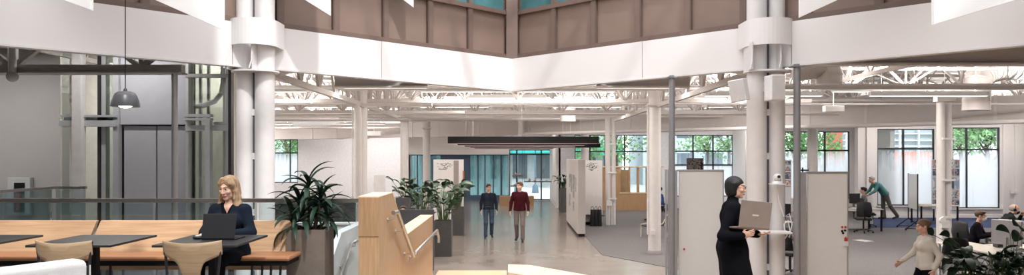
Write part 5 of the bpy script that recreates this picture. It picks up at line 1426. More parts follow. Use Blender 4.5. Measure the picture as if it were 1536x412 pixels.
x0, x1 = WX(1211, 11.4), WX(1270, 11.4); zt_ = WZ(257, 11.4)
def mz(py): return WZ(py, 11.4)
def mu(px): return WX(px, 11.4) - WX(1211, 11.4)
wb2 = whiteboard(x0, x1, 11.4, zt_, .35, 'tall white mobile whiteboard with magnets and a pen holder', [(mu(1262), mz(340), RED), (mu(1267), mz(340), RED), (mu(1262), mz(346), BLACK), (mu(1266.5), mz(345), BLACK), (mu(1263.5), mz(349), BLACK), (mu(1267), mz(357), RED)])
b = MB(); b.box(mu(1264), mu(1269.5), -.07, -.02, mz(368), mz(361)); b.build('pen_tray', PLASW, wb2); b = MB(); b.box(mu(1265), mu(1269), -.055, -.03, mz(361), mz(356)); b.tube((mu(1266), -.045, mz(360)), (mu(1267), -.045, mz(354)), .008, n=6); b.build('marker', RED, wb2)
b = MB(); b.box(mu(1201), mu(1213), -.01, .01, mz(256), mz(254)); b.tube((mu(1204), 0, mz(258)), (mu(1204), 0, mz(251)), .012, n=8); b.build('clip', BLACK, wb2)
# framed tower photograph above the first whiteboard: a board on a stand
Yt = 15.4; x0, x1, z0, z1 = WX(1030, Yt), WX(1055.5, Yt), 1.5, WZ(237, Yt)
t = thing('photo_board', 'dark photograph board of two stone towers behind the left whiteboard', 'photo board', (x0, Yt, 0))
b = MB(); b.box(x0, x1, Yt, Yt + .02, z0, z1); b.build('board', mat('photo_sky_grey', (.15, .15, .17), .5), t)
b = MB()
for px, w_, top in ((1034, .05, 243), (1037, .05, 241), (1040, .05, 239), (1049, .12, 239), (1053, .05, 240)): b.box(WX(px, Yt) - w_ / 2, WX(px, Yt) + w_ / 2, Yt - .006, Yt, z0 + .02, WZ(top, Yt))
b.build('tower_print', paint_mat('tower_print', [(0, (.05, .045, .045)), (.48, (.30, .26, .24)), (.56, (.10, .09, .09)), (.62, (.42, .38, .36))], 22), t)
b = MB(); b.box((x0 + x1) / 2 - .02, (x0 + x1) / 2 + .02, Yt, Yt + .03, 0, z0); b.box(x0, x1, Yt - .2, Yt + .2, 0, .02); b.build('stand', BLACK, t)

# ------------------------------------------------------------ right: desks, chairs, screens
def office_chair_proto():
    t = thing('office_chair', 'x', 'chair', (0, 0, 0))
    b = MB(); b.cbox((0, 0, .47), (.50, .48, .08)); b.build('seat', mat('seat_black', (.014, .014, .016), .8), t, .03)
    # mesh back, curved: a smooth shell
    v = []; n, m = 10, 8
    for j in range(m + 1):
        for i in range(n + 1):
            u = -1 + 2 * i / n; w = j / m; W = .22 + .03 * math.sin(PI * w); v.append((u * W * (1 - .12 * w * w), .23 + .05 * w - .07 * u * u + .05 * math.sin(w * PI), .56 + w * .52 - .03 * u * u * w))
    fs = [(j * (n + 1) + i, j * (n + 1) + i + 1, (j + 1) * (n + 1) + i + 1, (j + 1) * (n + 1) + i) for j in range(m) for i in range(n)]
    b = MB(); b.add(v, fs, 0, True); b.build('backrest', mat('mesh_back_black', (.012, .012, .014), .7), t, solid=.025)
    b = MB(); b.path([(0, .10, .44), (0, .30, .50), (0, .33, .80)], .022, 8); b.build('back_support', BLACK, t)
    for sx in (-1, 1):
        b = MB(); b.path([(sx * .22, 0, .45), (sx * .30, 0, .48), (sx * .30, 0, .66)], .016, 8); b.cbox((sx * .30, -.02, .68), (.07, .26, .03)); b.build('armrest', BLACK, t)
    b = MB(); b.tube((0, 0, .09), (0, 0, .44), .03, n=12); b.build('gas_column', BLACKG, t)
    for k in range(5):
        a = 2 * PI * k / 5 + .3; c, s_ = math.cos(a), math.sin(a)
        b = MB(); b.bar((0, 0, .11), (c * .31, s_ * .31, .07), .04, .03); leg = b.build('leg', BLACKG, t)
        b = MB(); b.tube((c * .31 - s_ * .02, s_ * .31 + c * .02, .03), (c * .31 + s_ * .02, s_ * .31 - c * .02, .03), .03, n=12); b.build('caster', BLACK, leg)
    return t
OCH = office_chair_proto(); OU = [0]
def office_chair(x, y, rz, label, z=.012):
    o = OCH if not OU[0] else copy_tree(OCH); OU[0] = 1
    o.location = (x, y, z); o.rotation_euler = (0, 0, rz); o['label'] = label; return o
def desk(x0, x1, y0, y1, z, label, m=PLASW, legs=True, top=.03, legm=BLACK, name='desk'):
    t = thing(name, label, 'desk', (x0, y0, 0))
    b = MB(); b.box(x0, x1, y0, y1, z - top, z); b.build('desktop', m, t, .005)
    for x in (x0 + .06, x1 - .06):
        for yy in (y0 + .06, y1 - .06):
            b = MB(); b.box(x - .025, x + .025, yy - .025, yy + .025, .012, z - top); b.build('leg', legm, t)
    return t
def monitor(x, y, z, rz, label, back=SILVER, w_=.56, h_=.34):
    t = thing('monitor', label, 'monitor', (0, 0, 0))
    b = MB(); b.box(-w_ / 2, w_ / 2, 0, .03, .14, .14 + h_); b.build('casing', back, t, .008)
    b = MB(); b.box(-w_ / 2 + .01, w_ / 2 - .01, .03, .033, .15, .13 + h_); b.build('screen', SCREEN, t)
    b = MB(); b.box(-.03, .03, -.04, .0, .01, .30); b.box(-.12, .12, -.12, .10, 0, .012); b.build('stand', back, t)
    t.location = (x, y, z); t.rotation_euler = (0, 0, rz); return t
# far pair: the bent man and the seated man
Yd = 27.2
DTOP = mat('desk_pale', (.66, .60, .53), .4)
desk(WX(1232, Yd - 1), WX(1287, Yd), Yd - 1.9, Yd - .9, .80, 'pale desk covered with papers beside the right whiteboard edge', DTOP)
desk(WX(1200, Yd), WX(1282, Yd), Yd + 1.6, Yd + 2.4, .95, 'pale raised desk before the leaning man', DTOP)
monitor(WX(1268, 27), 26.3, .80, R(200), 'dark monitor on the papered desk by the whiteboard edge', CHAR, .5, .36)
monitor(WX(1262, 28.6), 29.1, .95, R(170), 'dark monitor on the raised desk before the leaning man', CHAR, .5, .34)
random.seed(21)
for k in range(6):
    c = Vector((WX(1281, 25.8) - .25 * k * .8, 25.7 + .3 * random.random(), .80)); b = MB(); b.cbox(c + Vector((0, 0, .012 + .003 * k)), (.3, .22, .02), random.random())
    o = b.build('paper_stack', [mat('paper', (.7, .69, .66), .7), CHAR][k % 2]); tag(o, 'flat pile of papers and folders on the desk by the whiteboard edge', 'papers', 'papers on the desk by the whiteboard edge')
office_chair(WX(1291, 25.2), 25.0, R(160), 'empty black office chair at the papered desk, nearest to the right whiteboard')
office_chair(WX(1296, 27.2), 27.0, R(95), 'black office chair the dark haired seated man uses')
b = MB(); b.box(WX(1256, 26.4), WX(1270, 26.4) + .8, 26.3, 26.9, .012, .66); o = b.build('drawer_unit', PLASW, bevel=.01); tag(o, 'white drawer unit under the papered desk', 'drawer unit')
b = MB(); b.box(WX(1298, 27.6), WX(1306, 27.6), 27.4, 28.0, .012, .6); o = b.build('drawer_unit', PLASW, bevel=.01); tag(o, 'white drawer unit behind the empty black office chair', 'drawer unit')
b = MB(); b.cbox((WX(1297, 22.5), 22.6, .014), (.36, .5, .004), .4); o = b.build('paper_sheet', mat('paper', (.7, .69, .66), .7)); tag(o, 'pale sheet lying on the grey carpet near the drawer unit', 'paper')
# rolling whiteboard seen obliquely, easel posters, the desk behind column
t = thing('whiteboard', 'small rolling whiteboard turned edge on before the far windows', 'whiteboard', (0, 0, 0))
b = MB(); b.box(-.55, .55, -.012, .012, .75, 2.0); b.build('panel', BOARD, t)
b = MB(); b.box(-.58, -.55, -.02, .02, .35, 2.02); b.box(.55, .58, -.02, .02, .35, 2.02); b.build('frame', STEEL_D, t)
for sx in (-.56, .56):
    b = MB(); b.bar((sx, 0, .36), (sx, -.38, .06), .03); b.bar((sx, 0, .36), (sx, .38, .06), .03); b.bar((sx, -.40, .07), (sx, .40, .07), .025); b.build('leg', BLACK, t)
    for yy in (-.38, .38):
        b = MB(); b.tube((sx - .015, yy, .042), (sx + .015, yy, .042), .03, n=10); b.build('caster', BLACK, t)
t.location = (WX(1374, 26), 26.2, .0); t.rotation_euler = (0, 0, R(76))
desk(WX(1381, 28), WX(1440, 28), 28, 28.8, WZ(308, 28), 'pale desk behind the twin column with papers on it', DTOP)
b = MB(); b.cbox((WX(1392, 28), 28.3, WZ(308, 28) + .03), (.5, .3, .05), .1); o = b.build('book_stack', mat('paper', (.7, .69, .66), .7)); tag(o, 'flat books lying on the desk behind the twin column', 'books')
ws = paint_mat('poster_city', [(0, (.22, .28, .36)), (.36, (.48, .50, .52)), (.46, (.16, .18, .22)), (.54, (.55, .25, .15)), (.60, (.62, .62, .62)), (.66, (.25, .22, .20))], 5)
Yq = 29.4
t = thing('poster_board', 'tall board of city photographs behind the twin column', 'poster board', (WX(1398, Yq), Yq, 0))
b = MB(); b.box(WX(1398, Yq), WX(1439.5, Yq), Yq, Yq + .03, .5, WZ(239, Yq)); b.build('board', mat('poster_ground', (.52, .54, .56), .6), t)
zz = [(240, 251), (253, 263), (266, 283), (285, 297), (299, 307)]
for k, (a, c_) in enumerate(zz):
    for j, (p0, p1) in enumerate(((1399, 1410), (1411, 1421), (1422, 1431), (1432, 1439))):
        b = MB(); b.box(WX(p0, Yq), WX(p1, Yq), Yq - .006, Yq, WZ(c_, Yq), WZ(a, Yq))
        b.build('photo_print', [ws, paint_mat('poster_dark', [(0, (.07, .08, .12)), (.5, (.30, .30, .33)), (.58, (.16, .10, .08))], 4), paint_mat('poster_sky', [(0, (.30, .38, .50)), (.5, (.62, .64, .66)), (.6, (.2, .22, .25))], 3)][(k + j) % 3], t)
b = MB(); b.box(WX(1400, Yq), WX(1402, Yq), Yq, Yq + .03, 0, .5); b.box(WX(1436, Yq), WX(1438, Yq), Yq, Yq + .03, 0, .5); b.build('leg', BLACK, t)
# photo shelves right of the column pair
Yq = 24
t = thing('poster_board', 'narrow board of photographs glimpsed right of the column pair', 'poster board', (WX(1177, Yq), Yq, 0))
b = MB(); b.box(WX(1172, Yq), WX(1187, Yq), Yq, Yq + .03, .9, WZ(240, Yq)); b.build('board', mat('poster_ground', (.52, .54, .56), .6), t)
for k, (a, c_) in enumerate(((241, 247), (249, 256), (258, 268), (270, 280))):
    b = MB(); b.box(WX(1173, Yq), WX(1186, Yq), Yq - .006, Yq, WZ(c_, Yq), WZ(a, Yq)); b.build('photo_print', ws if k % 2 else MATS['poster_dark'], t)
b = MB(); b.box(WX(1176, Yq), WX(1178, Yq), Yq, Yq + .03, 0, .9); b.build('leg', BLACK, t)
desk(WX(1150, 21), WX(1190, 21), 21, 21.8, .75, 'desk glimpsed between the column pair and the grey post', DTOP)
office_chair(WX(1184, 19), 19.2, R(70), 'black office chair glimpsed between the column pair and the grey post')
office_chair(WX(1180, 16.4), 16.2, R(120), 'nearest black office chair between the column pair and the grey post')
monitor(WX(1181, 21), 21.4, .75, R(180), 'dark monitor glimpsed between the column pair and the grey post', CHAR, .5, .36)
# front right workstation group
DZ = .74
desk(WX(1440, 15.3), 10.30, 14.25, 16.2, DZ, 'pale workstation desk nearest to the bottom plants', mat('desk_light', (.70, .64, .56), .35), legm=PLASW)
desk(WX(1474, 17.3), WX(1512, 17.3), 16.5, 17.3, DZ, 'pale workstation desk of the masked man in the dark suit', mat('desk_light', (.70, .64, .56), .35), legm=PLASW)
desk(10.36, WX(1600, 14.6), 14.0, 15.8, DZ, 'pale workstation desk behind the silver monitors', mat('desk_light', (.70, .64, .56), .35), legm=PLASW)
monitor(WX(1509, 14.5), 14.5, DZ, R(-70), 'silver backed monitor seen edge on, nearest of the right desks', SILVER, .62, .50)
monitor(WX(1533, 14.9), 15.0, DZ, R(-60), 'silver backed monitor at the right picture edge', SILVER, .56, .42)
monitor(WX(1521, 15.6), 15.7, DZ, R(-70), 'silver backed monitor behind the nearest one', SILVER, .56, .40)
office_chair(WX(1428, 14.2), 14.2, R(165), 'dark teal office chair nearest to the twin column')
office_chair(WX(1484, 16.3), 16.1, R(186), 'black office chair standing high between the two masked men')
office_chair(WX(1452, 17.6), 17.6, R(105), 'black office chair of the masked man in the dark suit')
random.seed(8)
for i, (px, py) in enumerate(((1497, 352), (1502, 348), (1496, 362), (1519, 352))):
    c = P(px, py, 15.2); c.z = DZ + .02; b = MB(); b.cbox(c + Vector((0, 0, .04)), (.10, .14, .10), random.random()); b.tube(c + Vector((.0, 0, .05)), c + Vector((.02, 0, .16)), .03)
    o = b.build('desk_organizer', CHAR, bevel=.006); tag(o, 'small dark desk organizer among the right workstations', 'organizer', 'desk organizers on the right workstations')
# socket plates on the right wall
for i, px in enumerate((1517, 1523)):
    b = MB(); b.box(WX(px, 30.85), WX(px + 5, 30.85), 30.87, 30.91, WZ(290, 30.9), WZ(285, 30.9)); b.cbox((WX(px + 2.5, 30.86), 30.865, WZ(287.5, 30.9)), (.03, .01, .04)); o = b.build('wall_switch', PLASW, bevel=.004); tag(o, ['left', 'right'][i] + ' one of two small white switch plates on the far right wall', 'switch')
# low leafy plants in the bottom right corner
random.seed(17)
def spread(x, y, n, rad, label, seed, zt=.5, pw=.7, tall=()):
    random.seed(seed); t = planter(x, y, .012, pw, .4, .62, PLANTD, label); fo = MB(); st = MB()
    for k in range(n):
        az = random.uniform(0, 2 * PI); x0 = x + random.uniform(-pw * .45, pw * .45); L = random.uniform(.1, .42)
        tip = Vector((x0 + math.cos(az) * L * .6, y + math.sin(az) * L * .4, .60 + L)); st.path([(x0, y, .58), ((x0 + tip.x) / 2, (y + tip.y) / 2, .60 + L * .7), tip], .005, 5)
        ln = random.uniform(.22, .36); fo.leaf(tip, az, R(random.uniform(-10, 60)), ln, ln * .40, random.uniform(.5, 1.5), seg=7, fold=.3, roll=random.uniform(-.6, .6))
    for px, py, yy, az, ln in tall:
        tip = P(px, py, yy); st.path([(x - .1, y, .6), Vector((x - .1, y, .6)).lerp(tip, .6) + Vector((0, 0, .15)), tip], .006, 5); fo.leaf(tip, az, R(60), ln, ln * .75, 1.9, seg=8, fold=.1, roll=.8)
    st.build('stem', MATS['stem_green'], t); fo.build('foliage', LEAF, t); return t
spread(WX(1468, 12.3), 12.3, 52, .4, 'low dark leafed plant below the workstation with one tall round leaf', 3, tall=((1436, 370, 12.2, 2.6, .26), (1424, 355, 12.0, 3.1, .2), (1400, 352, 12.0, 3.3, .22)))
spread(WX(1528, 12.0), 12.0, 52, .5, 'taller leafy plant at the bottom right picture corner', 5, tall=((1532, 345, 11.8, 1.4, .3), (1520, 360, 11.9, .4, .28), (1515, 350, 12.3, 2.2, .26)))
# ------------------------------------------------------------ people
NAVY = mat('navy_cloth', (.007, .011, .020), .9, bump=.2, bscale=150, spec=.1); BLK = mat('black_cloth', (.006, .006, .008), .95, bump=.2, bscale=150, spec=.05)
BLONDE = mat('hair_blonde', (.31, .20, .115), .55, var=.35, vscale=40, stretch=(1, 1, .2)); DKHAIR = mat('hair_black', (.008, .006, .006), .5, spec=.35); BRHAIR = mat('hair_brown', (.06, .032, .018), .5); GRHAIR = mat('hair_grey', (.30, .29, .28), .6); CHHAIR = mat('hair_chestnut', (.10, .05, .028), .5); WKHAIR = mat('hair_light_brown', (.15, .085, .045), .5)
LASH = mat('brow_light', (.22, .13, .07), .8)
# 1 seated woman
def watch(root, hp, M, hs, D, s):
    d = D['wr'] - D['er']; d /= np.linalg.norm(d); p = D['wr'] - d * .015
    b = MB(); b.tube(p - d * .012, p + d * .012, .033, n=16); b.build('watch', mat('watch_dark', (.05, .045, .045), .3, .5), root)
sit = dict(pel=(0, .02, .56), wai=(0, .015, .70), che=(0, -.02, .90), nek=(0, -.03, 1.055), hed=(0, -.055, 1.215), sl=(-.160, -.02, .99), sr=(.160, -.02, .99),
           el=(-.235, -.10, .76), er=(.25, -.07, .77), wl=(-.09, -.34, .775), wr=(.150, -.315, .775), hl=(-.09, 0, .53), hr=(.09, 0, .53), kl=(-.10, -.44, .53), kr=(.11, -.44, .53),
           al=(-.12, -.42, .10), ar=(.07, -.40, .10), tl=(-.13, -.57, .035), tr=(.07, -.55, .035))
person('person', 'blonde woman in a dark navy blazer typing on a black laptop at the bench', (WX(346, 7.25), 7.27, UF - .02), R(-8), sit, 1.72, .005, SKIN2, True, top=NAVY, hem=.40, legs=BLK, shoes=BLACKG,
       hair='long', hair_col=BLONDE, head=(R(-8), R(13), R(2)), hands={'l': dict(palm=(0, 0, -1), thumb=(1, 0, 0), dir=(.25, -1, -.05), curl=.3), 'r': dict(palm=(0, 0, -1), thumb=(-1, 0, 0), dir=(-.3, -1, -.05), curl=.3)},
       inner=BLK, vneck=1, extras=(watch,), brow=LASH)
# 2 woman carrying a laptop, profile to the right
car = dict(che=(0, -.005, 1.30), hed=(.0, -.045, 1.62), nek=(0, .0, 1.46), el=(-.27, .15, 1.11), er=(.17, -.10, 1.12), wl=(-.40, -.02, 1.13), wr=(-.13, -.24, 1.12),
           kl=(-.09, -.02, .50), kr=(.09, -.14, .50), al=(-.09, .16, .12), ar=(.09, -.18, .09), tl=(-.09, .02, .04), tr=(.09, -.34, .035))
rz2 = R(84)
WY = 7.45
pw, D2, hp2 = person('person', 'woman in black with a short bob carrying an open laptop past the whiteboard', (WX(1098, WY), WY, .84), rz2, car, 1.63, .005, SKIN, True, top=BLK, hem=.9, dress=BLK, legs=BLK, shoes=BLACKG,
       hair='bob', hair_col=DKHAIR, head=(R(-16), R(5), 0), collar=.55,
       hands={'l': dict(palm=(1, 0, .2), thumb=(0, 0, 1), dir=(.05, -1, .25), curl=.22), 'r': dict(palm=(0, 0, 1), thumb=(.3, -1, .3), dir=(-.8, -1, .1), curl=.3)}, extras=(glasses,), bulk=1.16)
l2 = laptop('open rose grey laptop carried by the woman in black', .345, .262, R(99), mat('laptop_taupe', (.36, .285, .24), .38, .35), logo=True)
H1, H2 = P(1106.5, 341, 7.04), P(1154.5, 345, 7.13)
hd = (H2 - H1); ang = math.atan2(hd.y, hd.x)
l2.location = (H1 + H2) / 2; l2.rotation_euler = (R(-6), math.atan2(-(hd.z), math.hypot(hd.x, hd.y)) + 0.0, ang); l2.scale = (1, 1, 1)
# 3, 4 men walking on the aisle
walk1 = dict(hl=(-.09, 0, .92), kl=(-.095, -.055, .50), al=(-.10, .0, .085), tl=(-.12, -.13, .035), kr=(.10, .0, .51), ar=(.10, .20, .13), tr=(.115, .03, .045), el=(-.24, .04, 1.14), er=(.24, .02, 1.14), wl=(-.25, -.06, .90), wr=(.255, -.06, .90))
Ym = 2.68 * F / (357 - HY)
BLUS = mat('blue_shirt', (.016, .019, .030), .9, var=.15, spec=.05); JEAN = mat('jeans_blue', (.045, .065, .092), .9, spec=.05, var=.3, vscale=10); MAR = mat('maroon_knit', (.036, .006, .009), .95, spec=.05); KHA = mat('trousers_taupe', (.15, .125, .11), .9, spec=.05, var=.1); SHOE = mat('shoe_black', (.012, .012, .012), .35)
person('person', 'walking man in a dark blue shirt and jeans on the concrete aisle', (WX(733, Ym), Ym, 0), R(4), walk1, 1.76, .007, SKIN, top=BLUS, hem=.93, legs=JEAN, shoes=SHOE, hair='short', hair_col=BRHAIR, head=(R(10), R(3), 0), extras=(belt,))
walk2 = dict(hl=(-.09, 0, .92), kr=(.095, -.055, .50), ar=(.09, -.02, .085), tr=(.10, -.17, .035), kl=(-.10, .02, .51), al=(-.10, .22, .14), tl=(-.115, .05, .045), el=(-.255, .05, 1.14), er=(.245, .0, 1.14), wl=(-.275, -.02, .90), wr=(.26, -.10, .91))
Ym = 2.68 * F / (362 - HY)
person('person', 'walking man in a maroon sweater and taupe trousers on the concrete aisle', (WX(779.5, Ym), Ym, 0), R(-6), walk2, 1.86, .007, SKIN2, top=MAR, hem=.90, legs=KHA, shoes=SHOE, hair='short', hair_col=CHHAIR, head=(R(-28), R(2), 0))
# 5 walking woman at the right, cream sweater
walk3 = dict(hed=(0, -.05, 1.62), kl=(-.09, -.16, .51), al=(-.09, .0, .10), tl=(-.09, -.18, .04), kr=(.09, .0, .50), ar=(.09, .28, .18), tr=(.09, .16, .06), el=(-.22, -.08, 1.15), er=(.22, .12, 1.15), wl=(-.22, -.30, .99), wr=(.22, .02, .90))
Yw = 11.6
CREAM = mat('cream_knit', (.62, .57, .49), .9, bump=.6, bscale=90)
person('person', 'woman in a cream knit sweater and black trousers walking left', (WX(1388, Yw), Yw, 0), R(-92), walk3, 1.66, .006, SKIN, True, top=CREAM, hem=.84, sleeve=.8, legs=BLK, shoes=BLACKG, hair='bun', hair_col=WKHAIR, head=(0, R(10), 0), bulk=1.04)
# 6 masked man in a suit, sitting, facing right
Ys = 17.2
s6 = dict(pel=(0, .02, .53), wai=(0, 0, .68), che=(0, -.05, .89), nek=(0, -.09, 1.06), hed=(0, -.135, 1.215), sl=(-.18, -.07, .98), sr=(.18, -.07, .98), el=(-.22, -.16, .76), er=(.22, -.16, .76), wl=(-.14, -.40, .80), wr=(.16, -.40, .80),
          hl=(-.09, 0, .50), hr=(.09, 0, .50), kl=(-.12, -.42, .50), kr=(.12, -.42, .50), al=(-.12, -.40, .10), ar=(.12, -.40, .10), tl=(-.12, -.56, .035), tr=(.12, -.56, .035))
SUIT = mat('suit_charcoal', (.008, .007, .010), .95, spec=.05); WSH = mat('shirt_white', (.45, .44, .47), .8)
person('person', 'man in a dark suit, glasses and white face mask seated at the right desks', (WX(1461, Ys), Ys, .01), R(50), s6, 1.78, .007, SKIN, top=SUIT, hem=.40, legs=SUIT, shoes=SHOE, hair='short', hair_col=BRHAIR, head=(R(4), R(8), 0), inner=WSH, vneck=1, extras=(glasses, mask_of(PLASW)))
# 7 headphones man
Yh = 18.4
s7 = dict(s6); s7.update(che=(0, -.10, .88), nek=(0, -.18, 1.03), hed=(0, -.26, 1.16), sl=(-.19, -.15, .98), sr=(.19, -.15, .98), er=(.22, -.38, .80), wr=(.08, -.42, 1.0), el=(-.22, -.34, .78), wl=(-.10, -.52, .80))
person('person', 'balding man with black headphones and black face mask at the right picture edge', (WX(1503, Yh), Yh, .09), R(72), s7, 1.84, .007, SKIN, top=mat('jacket_green_grey', (.018, .022, .021), .95, spec=.05), hem=.40, legs=BLK, shoes=SHOE, hair='bald', hair_col=GRHAIR, head=(0, R(10), 0), collar=.2, extras=(headphones, mask_of(BLACK)))
office_chair(WX(1500, 18.6), 18.55, R(250), 'black office chair of the balding man with headphones')
# 8 leaning man, 9 seated man at the far desks
Yb = 30.2
s8 = dict(pel=(0, .05, .97), wai=(0, -.04, 1.09), che=(0, -.22, 1.26), nek=(0, -.36, 1.37), hed=(0, -.46, 1.50), sl=(-.18, -.30, 1.33), sr=(.18, -.30, 1.33), el=(-.22, -.42, 1.08), er=(.22, -.44, 1.08), wl=(-.16, -.60, .96), wr=(.18, -.62, .96),
          hl=(-.09, .05, .93), hr=(.09, .05, .93), kl=(-.10, .05, .50), kr=(.10, .20, .52), al=(-.10, .10, .09), ar=(.10, .48, .14), tl=(-.11, -.08, .035), tr=(.11, .34, .05))
person('person', 'grey haired man in a teal shirt leaning over a colleague by the window', (WX(1325, Yb), Yb, 0.012), R(-88), s8, 1.93, .008, SKIN, top=mat('teal_shirt', (.045, .17, .17), .85), hem=.92, legs=mat('trousers_olive', (.085, .075, .062), .85), shoes=SHOE, hair='short', hair_col=GRHAIR, head=(0, R(5), 0), bulk=1.08)
s9 = dict(sit); s9.update(hed=(0, -.045, 1.225))
person('person', 'dark haired man in a grey shirt seated at the far desk, seen from behind', (WX(1293, 27.5), 27.3, .06), R(-115), s9, 1.85, .008, SKIN, top=mat('grey_shirt', (.17, .17, .18), .85), hem=.40, legs=BLK, shoes=SHOE, hair='short', hair_col=DKHAIR)
# 10 man peeking over the desk screen, 11 person in blue behind the column
office_chair(WX(603, 18.6), 18.9, R(0), 'black office chair behind the charcoal desk screen')
person('person', 'man whose head just shows above the charcoal desk screen', (WX(603.5, 18.6), 18.75, .06), R(5), dict(sit), 1.72, .009, SKIN, top=mat('red_shirt', (.30, .03, .03), .85), hem=.40, legs=BLK, shoes=SHOE, hair='short', hair_col=BRHAIR)
desk(WX(590, 18.2), WX(640, 18.2), 17.6, 18.2, .74, 'dark desk behind the charcoal desk screen', CHAR)
person('person', 'seated person in a blue top half hidden by the grey post', (WX(994, 29), 29.4, .03), R(-80), dict(sit), 1.8, .009, SKIN, top=mat('blue_top', (.02, .05, .16), .85), hem=.40, legs=BLK, shoes=SHOE, hair='short', hair_col=DKHAIR)
desk(WX(985, 28), WX(1000, 28) - .1, 28.0, 28.9, .74, 'small dark table before the person in the blue top', CHAR)
office_chair(WX(997, 29.4), 29.45, R(100), 'dark office chair of the person in the blue top')

# ------------------------------------------------------------ outside
b = MB()
for x0, x1, y0, y1 in ((-60, 80, 47.2, 120), (-6.1, 80, 43.2, 47.2), (2.55, 80, 36.7, 43.2), (11.4, 80, 34.7, 36.7), (16.6, 80, 31.2, 34.7), (24.2, 80, 10, 31.2)): b.box(x0, x1, y0, y1, -.4, -.02)
struct(b.build('ground_outside', mat('pavement', (.55, .55, .54), .8, var=.06)))
TEALA = mat('awning_teal', (.03, .42, .38), .7); BRICK = mat('building_red', (.75, .22, .14), .8); PALE = mat('building_pale', (.62, .66, .70), .7); SHOP = mat('shop_dark', (.10, .13, .15), .4)
def building(x0, x1, y0, y1, h_, m, label, wm=SHOP, fl=3.6, bay=3.2, awn=False):
    t = thing('building', label, 'building', (x0, y0, 0))
    b = MB(); b.box(x0, x1, y0, y1, -.05, h_); b.build('wall', m, t)
    nx = max(1, int((x1 - x0) / bay)); nf = max(1, int(h_ / fl)); cnt = 0
    for j in range(nf):
        for i in range(nx):
            if cnt > 40: break
            cnt += 1; cx = x0 + (i + .5) * (x1 - x0) / nx; b = MB(); b.box(cx - bay * .33, cx + bay * .33, y0 - .05, y0 + .02, j * fl + .7, j * fl + fl - .7); b.build('window', wm, t)
    if awn:
        b = MB(); b.extr([(x0, y0, 3.6), (x0, y0 - 1.6, 3.0), (x0, y0 - 1.6, 2.75), (x0, y0, 3.3)], (x1 - x0, 0, 0)); b.build('awning', TEALA, t)
    return t
building(-14, 9.5, 62, 70, 14, mat('building_grey', (.42, .47, .50), .7), 'grey building with a teal shop awning across the street beyond the entrance', awn=True, bay=1.9)
building(-40, -16, 66, 74, 12, PALE, 'pale building across the street beyond the left window')
building(12, 25, 66, 74, 16, mat('building_cool', (.50, .58, .62), .7), 'cool grey building beyond the central windows', bay=2.4)
building(29.5, 36, 60, 68, 18, BRICK, 'orange red building beyond the two pane window', wm=BRICK, bay=3)
building(36, 44, 62, 70, 18, PALE, 'white building right of the orange red one', wm=mat('pale_glass', (.55, .65, .72), .3), bay=2)
building(24.6 + 1, 31, 42, 46, 9, PALE, 'white louvred building outside the large right window', wm=mat('pale_glass', (.55, .65, .72), .3), bay=1.2, fl=1.1) if False else None
t = thing('outdoor_louvre', 'white framed glass canopy outside the large right window', 'canopy', (20, 38, 0))
b = MB()
for z in (3.15, 3.45, 3.8, 4.2): b.box(17.5, 23.2, 37.95, 38.05, z, z + .06)
for x in (17.6, 18.4, 19.5, 20.4, 21.4, 22.3, 23.1): b.box(x, x + .07, 37.9, 38.1, 0, 4.6)
b.build('frame', mat('canopy_white', (.75, .78, .80), .5), t)
b = MB(); b.box(17.5, 23.2, 38.1, 38.12, 2.9, 4.4); b.build('panel', mat('canopy_panel', (.50, .58, .62), .4), t)
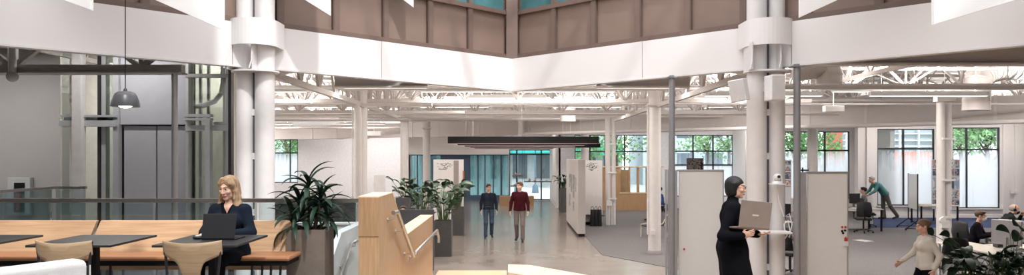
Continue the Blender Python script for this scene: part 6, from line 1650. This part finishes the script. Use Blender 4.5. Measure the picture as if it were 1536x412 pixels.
# trees outside: trunk and leaf clumps
def tree(x, y, h_, r, label, seed, n=1700, m=None, z0=1.8):
    rng = random.Random(seed); t = thing('tree', label, 'tree', (x, y, 0))
    b = MB(); b.path([(x, y, -.05), (x + .1, y, h_ * .35), (x - .05, y + .1, h_ * .7)], [.16, .12, .06], 9)
    for k in range(6):
        a = k * 1.05; b.path([(x + .05, y, h_ * .35 + k * .2), (x + math.cos(a) * r * .5, y + math.sin(a) * r * .5, h_ * .5 + k * .35)], [.05, .02], 6)
    b.build('trunk', mat('bark', (.10, .08, .06), .9), t)
    v = []; fs = []
    cl = [(rng.gauss(0, .45) * r, rng.gauss(0, .45) * r, z0 + (h_ - z0) * (.15 + .8 * rng.random())) for _ in range(34)]
    for k in range(n):
        c = rng.choice(cl); p = Vector((x + c[0] + rng.gauss(0, .36), y + c[1] + rng.gauss(0, .36), c[2] + rng.gauss(0, .28)))
        a = Vector((rng.gauss(0, 1), rng.gauss(0, 1), rng.gauss(0, 1))).normalized() * .13; q = a.cross(Vector((rng.gauss(0, 1), rng.gauss(0, 1), 1))).normalized() * .07
        i = len(v); v += [p - a, p + q, p + a, p - q]; fs.append((i, i + 1, i + 2, i + 3))
    b = MB(); b.add(v, fs, 0, False); b.build('foliage', m or mat('tree_leaf', (.13, .30, .10), .6, var=.5, vscale=2), t); return t
T2 = mat('tree_leaf_pale', (.24, .42, .20), .6, var=.4, vscale=2)
for i, (px, y, h_, r, lab, m_, z0) in enumerate(((922, 48, 7.5, 2.6, 'leafy street tree beyond the window over the timber booth, right one', None, 1.6), (884, 57, 7.5, 2.2, 'leafy street tree beyond the window over the timber booth, left one', None, 1.6), (1060, 47.5, 7, 2.6, 'pale green tree beyond the window behind the left whiteboard', T2, 2.4), (1092, 56, 7.5, 2.6, 'green tree behind the pale one near the wall corner', None, 1.8),
        (1190, 42, 6.6, 2.0, 'green tree outside the window right of the column pair', None, 2.0), (1226, 49, 6.5, 1.9, 'green tree touching the orange red building', None, 2.4), (1480, 35.5, 6, 1.6, 'tree outside the far right window, right one', T2, 2.9), (1440, 43, 6.5, 1.8, 'tree outside the far right window, left one', None, 2.4), (428, 58, 8, 2.5, 'tree beyond the small left window', None, 2), (446, 63, 7, 1.4, 'second tree beyond the small left window', None, 1))):
    tree(WX(px, y), y, h_, r, lab, 40 + i, m=m_, z0=z0)
# street furniture seen through the entrance
for i, (px, y) in enumerate(((803, 52), (776, 54))):
    t = thing('street_lamp', ['blue grey street lamp right of the entrance mullion', 'blue grey street lamp left in the entrance glass'][i], 'street lamp', (WX(px, y), y, -.05))
    x = WX(px, y); b = MB(); b.tube((x, y, -.05), (x, y, 3.6), .07, .05); b.lathe((x, y, -.05), [(.25, 0), (.2, .5), (.07, .7)], 16); b.build('pole', mat('lamp_blue', (.10, .16, .22), .5), t)
    b = MB(); b.box(x - .5, x + .5, y - .1, y + .1, 3.1, 3.8); b.build('banner_box', mat('lamp_blue', (.10, .16, .22), .5), t)
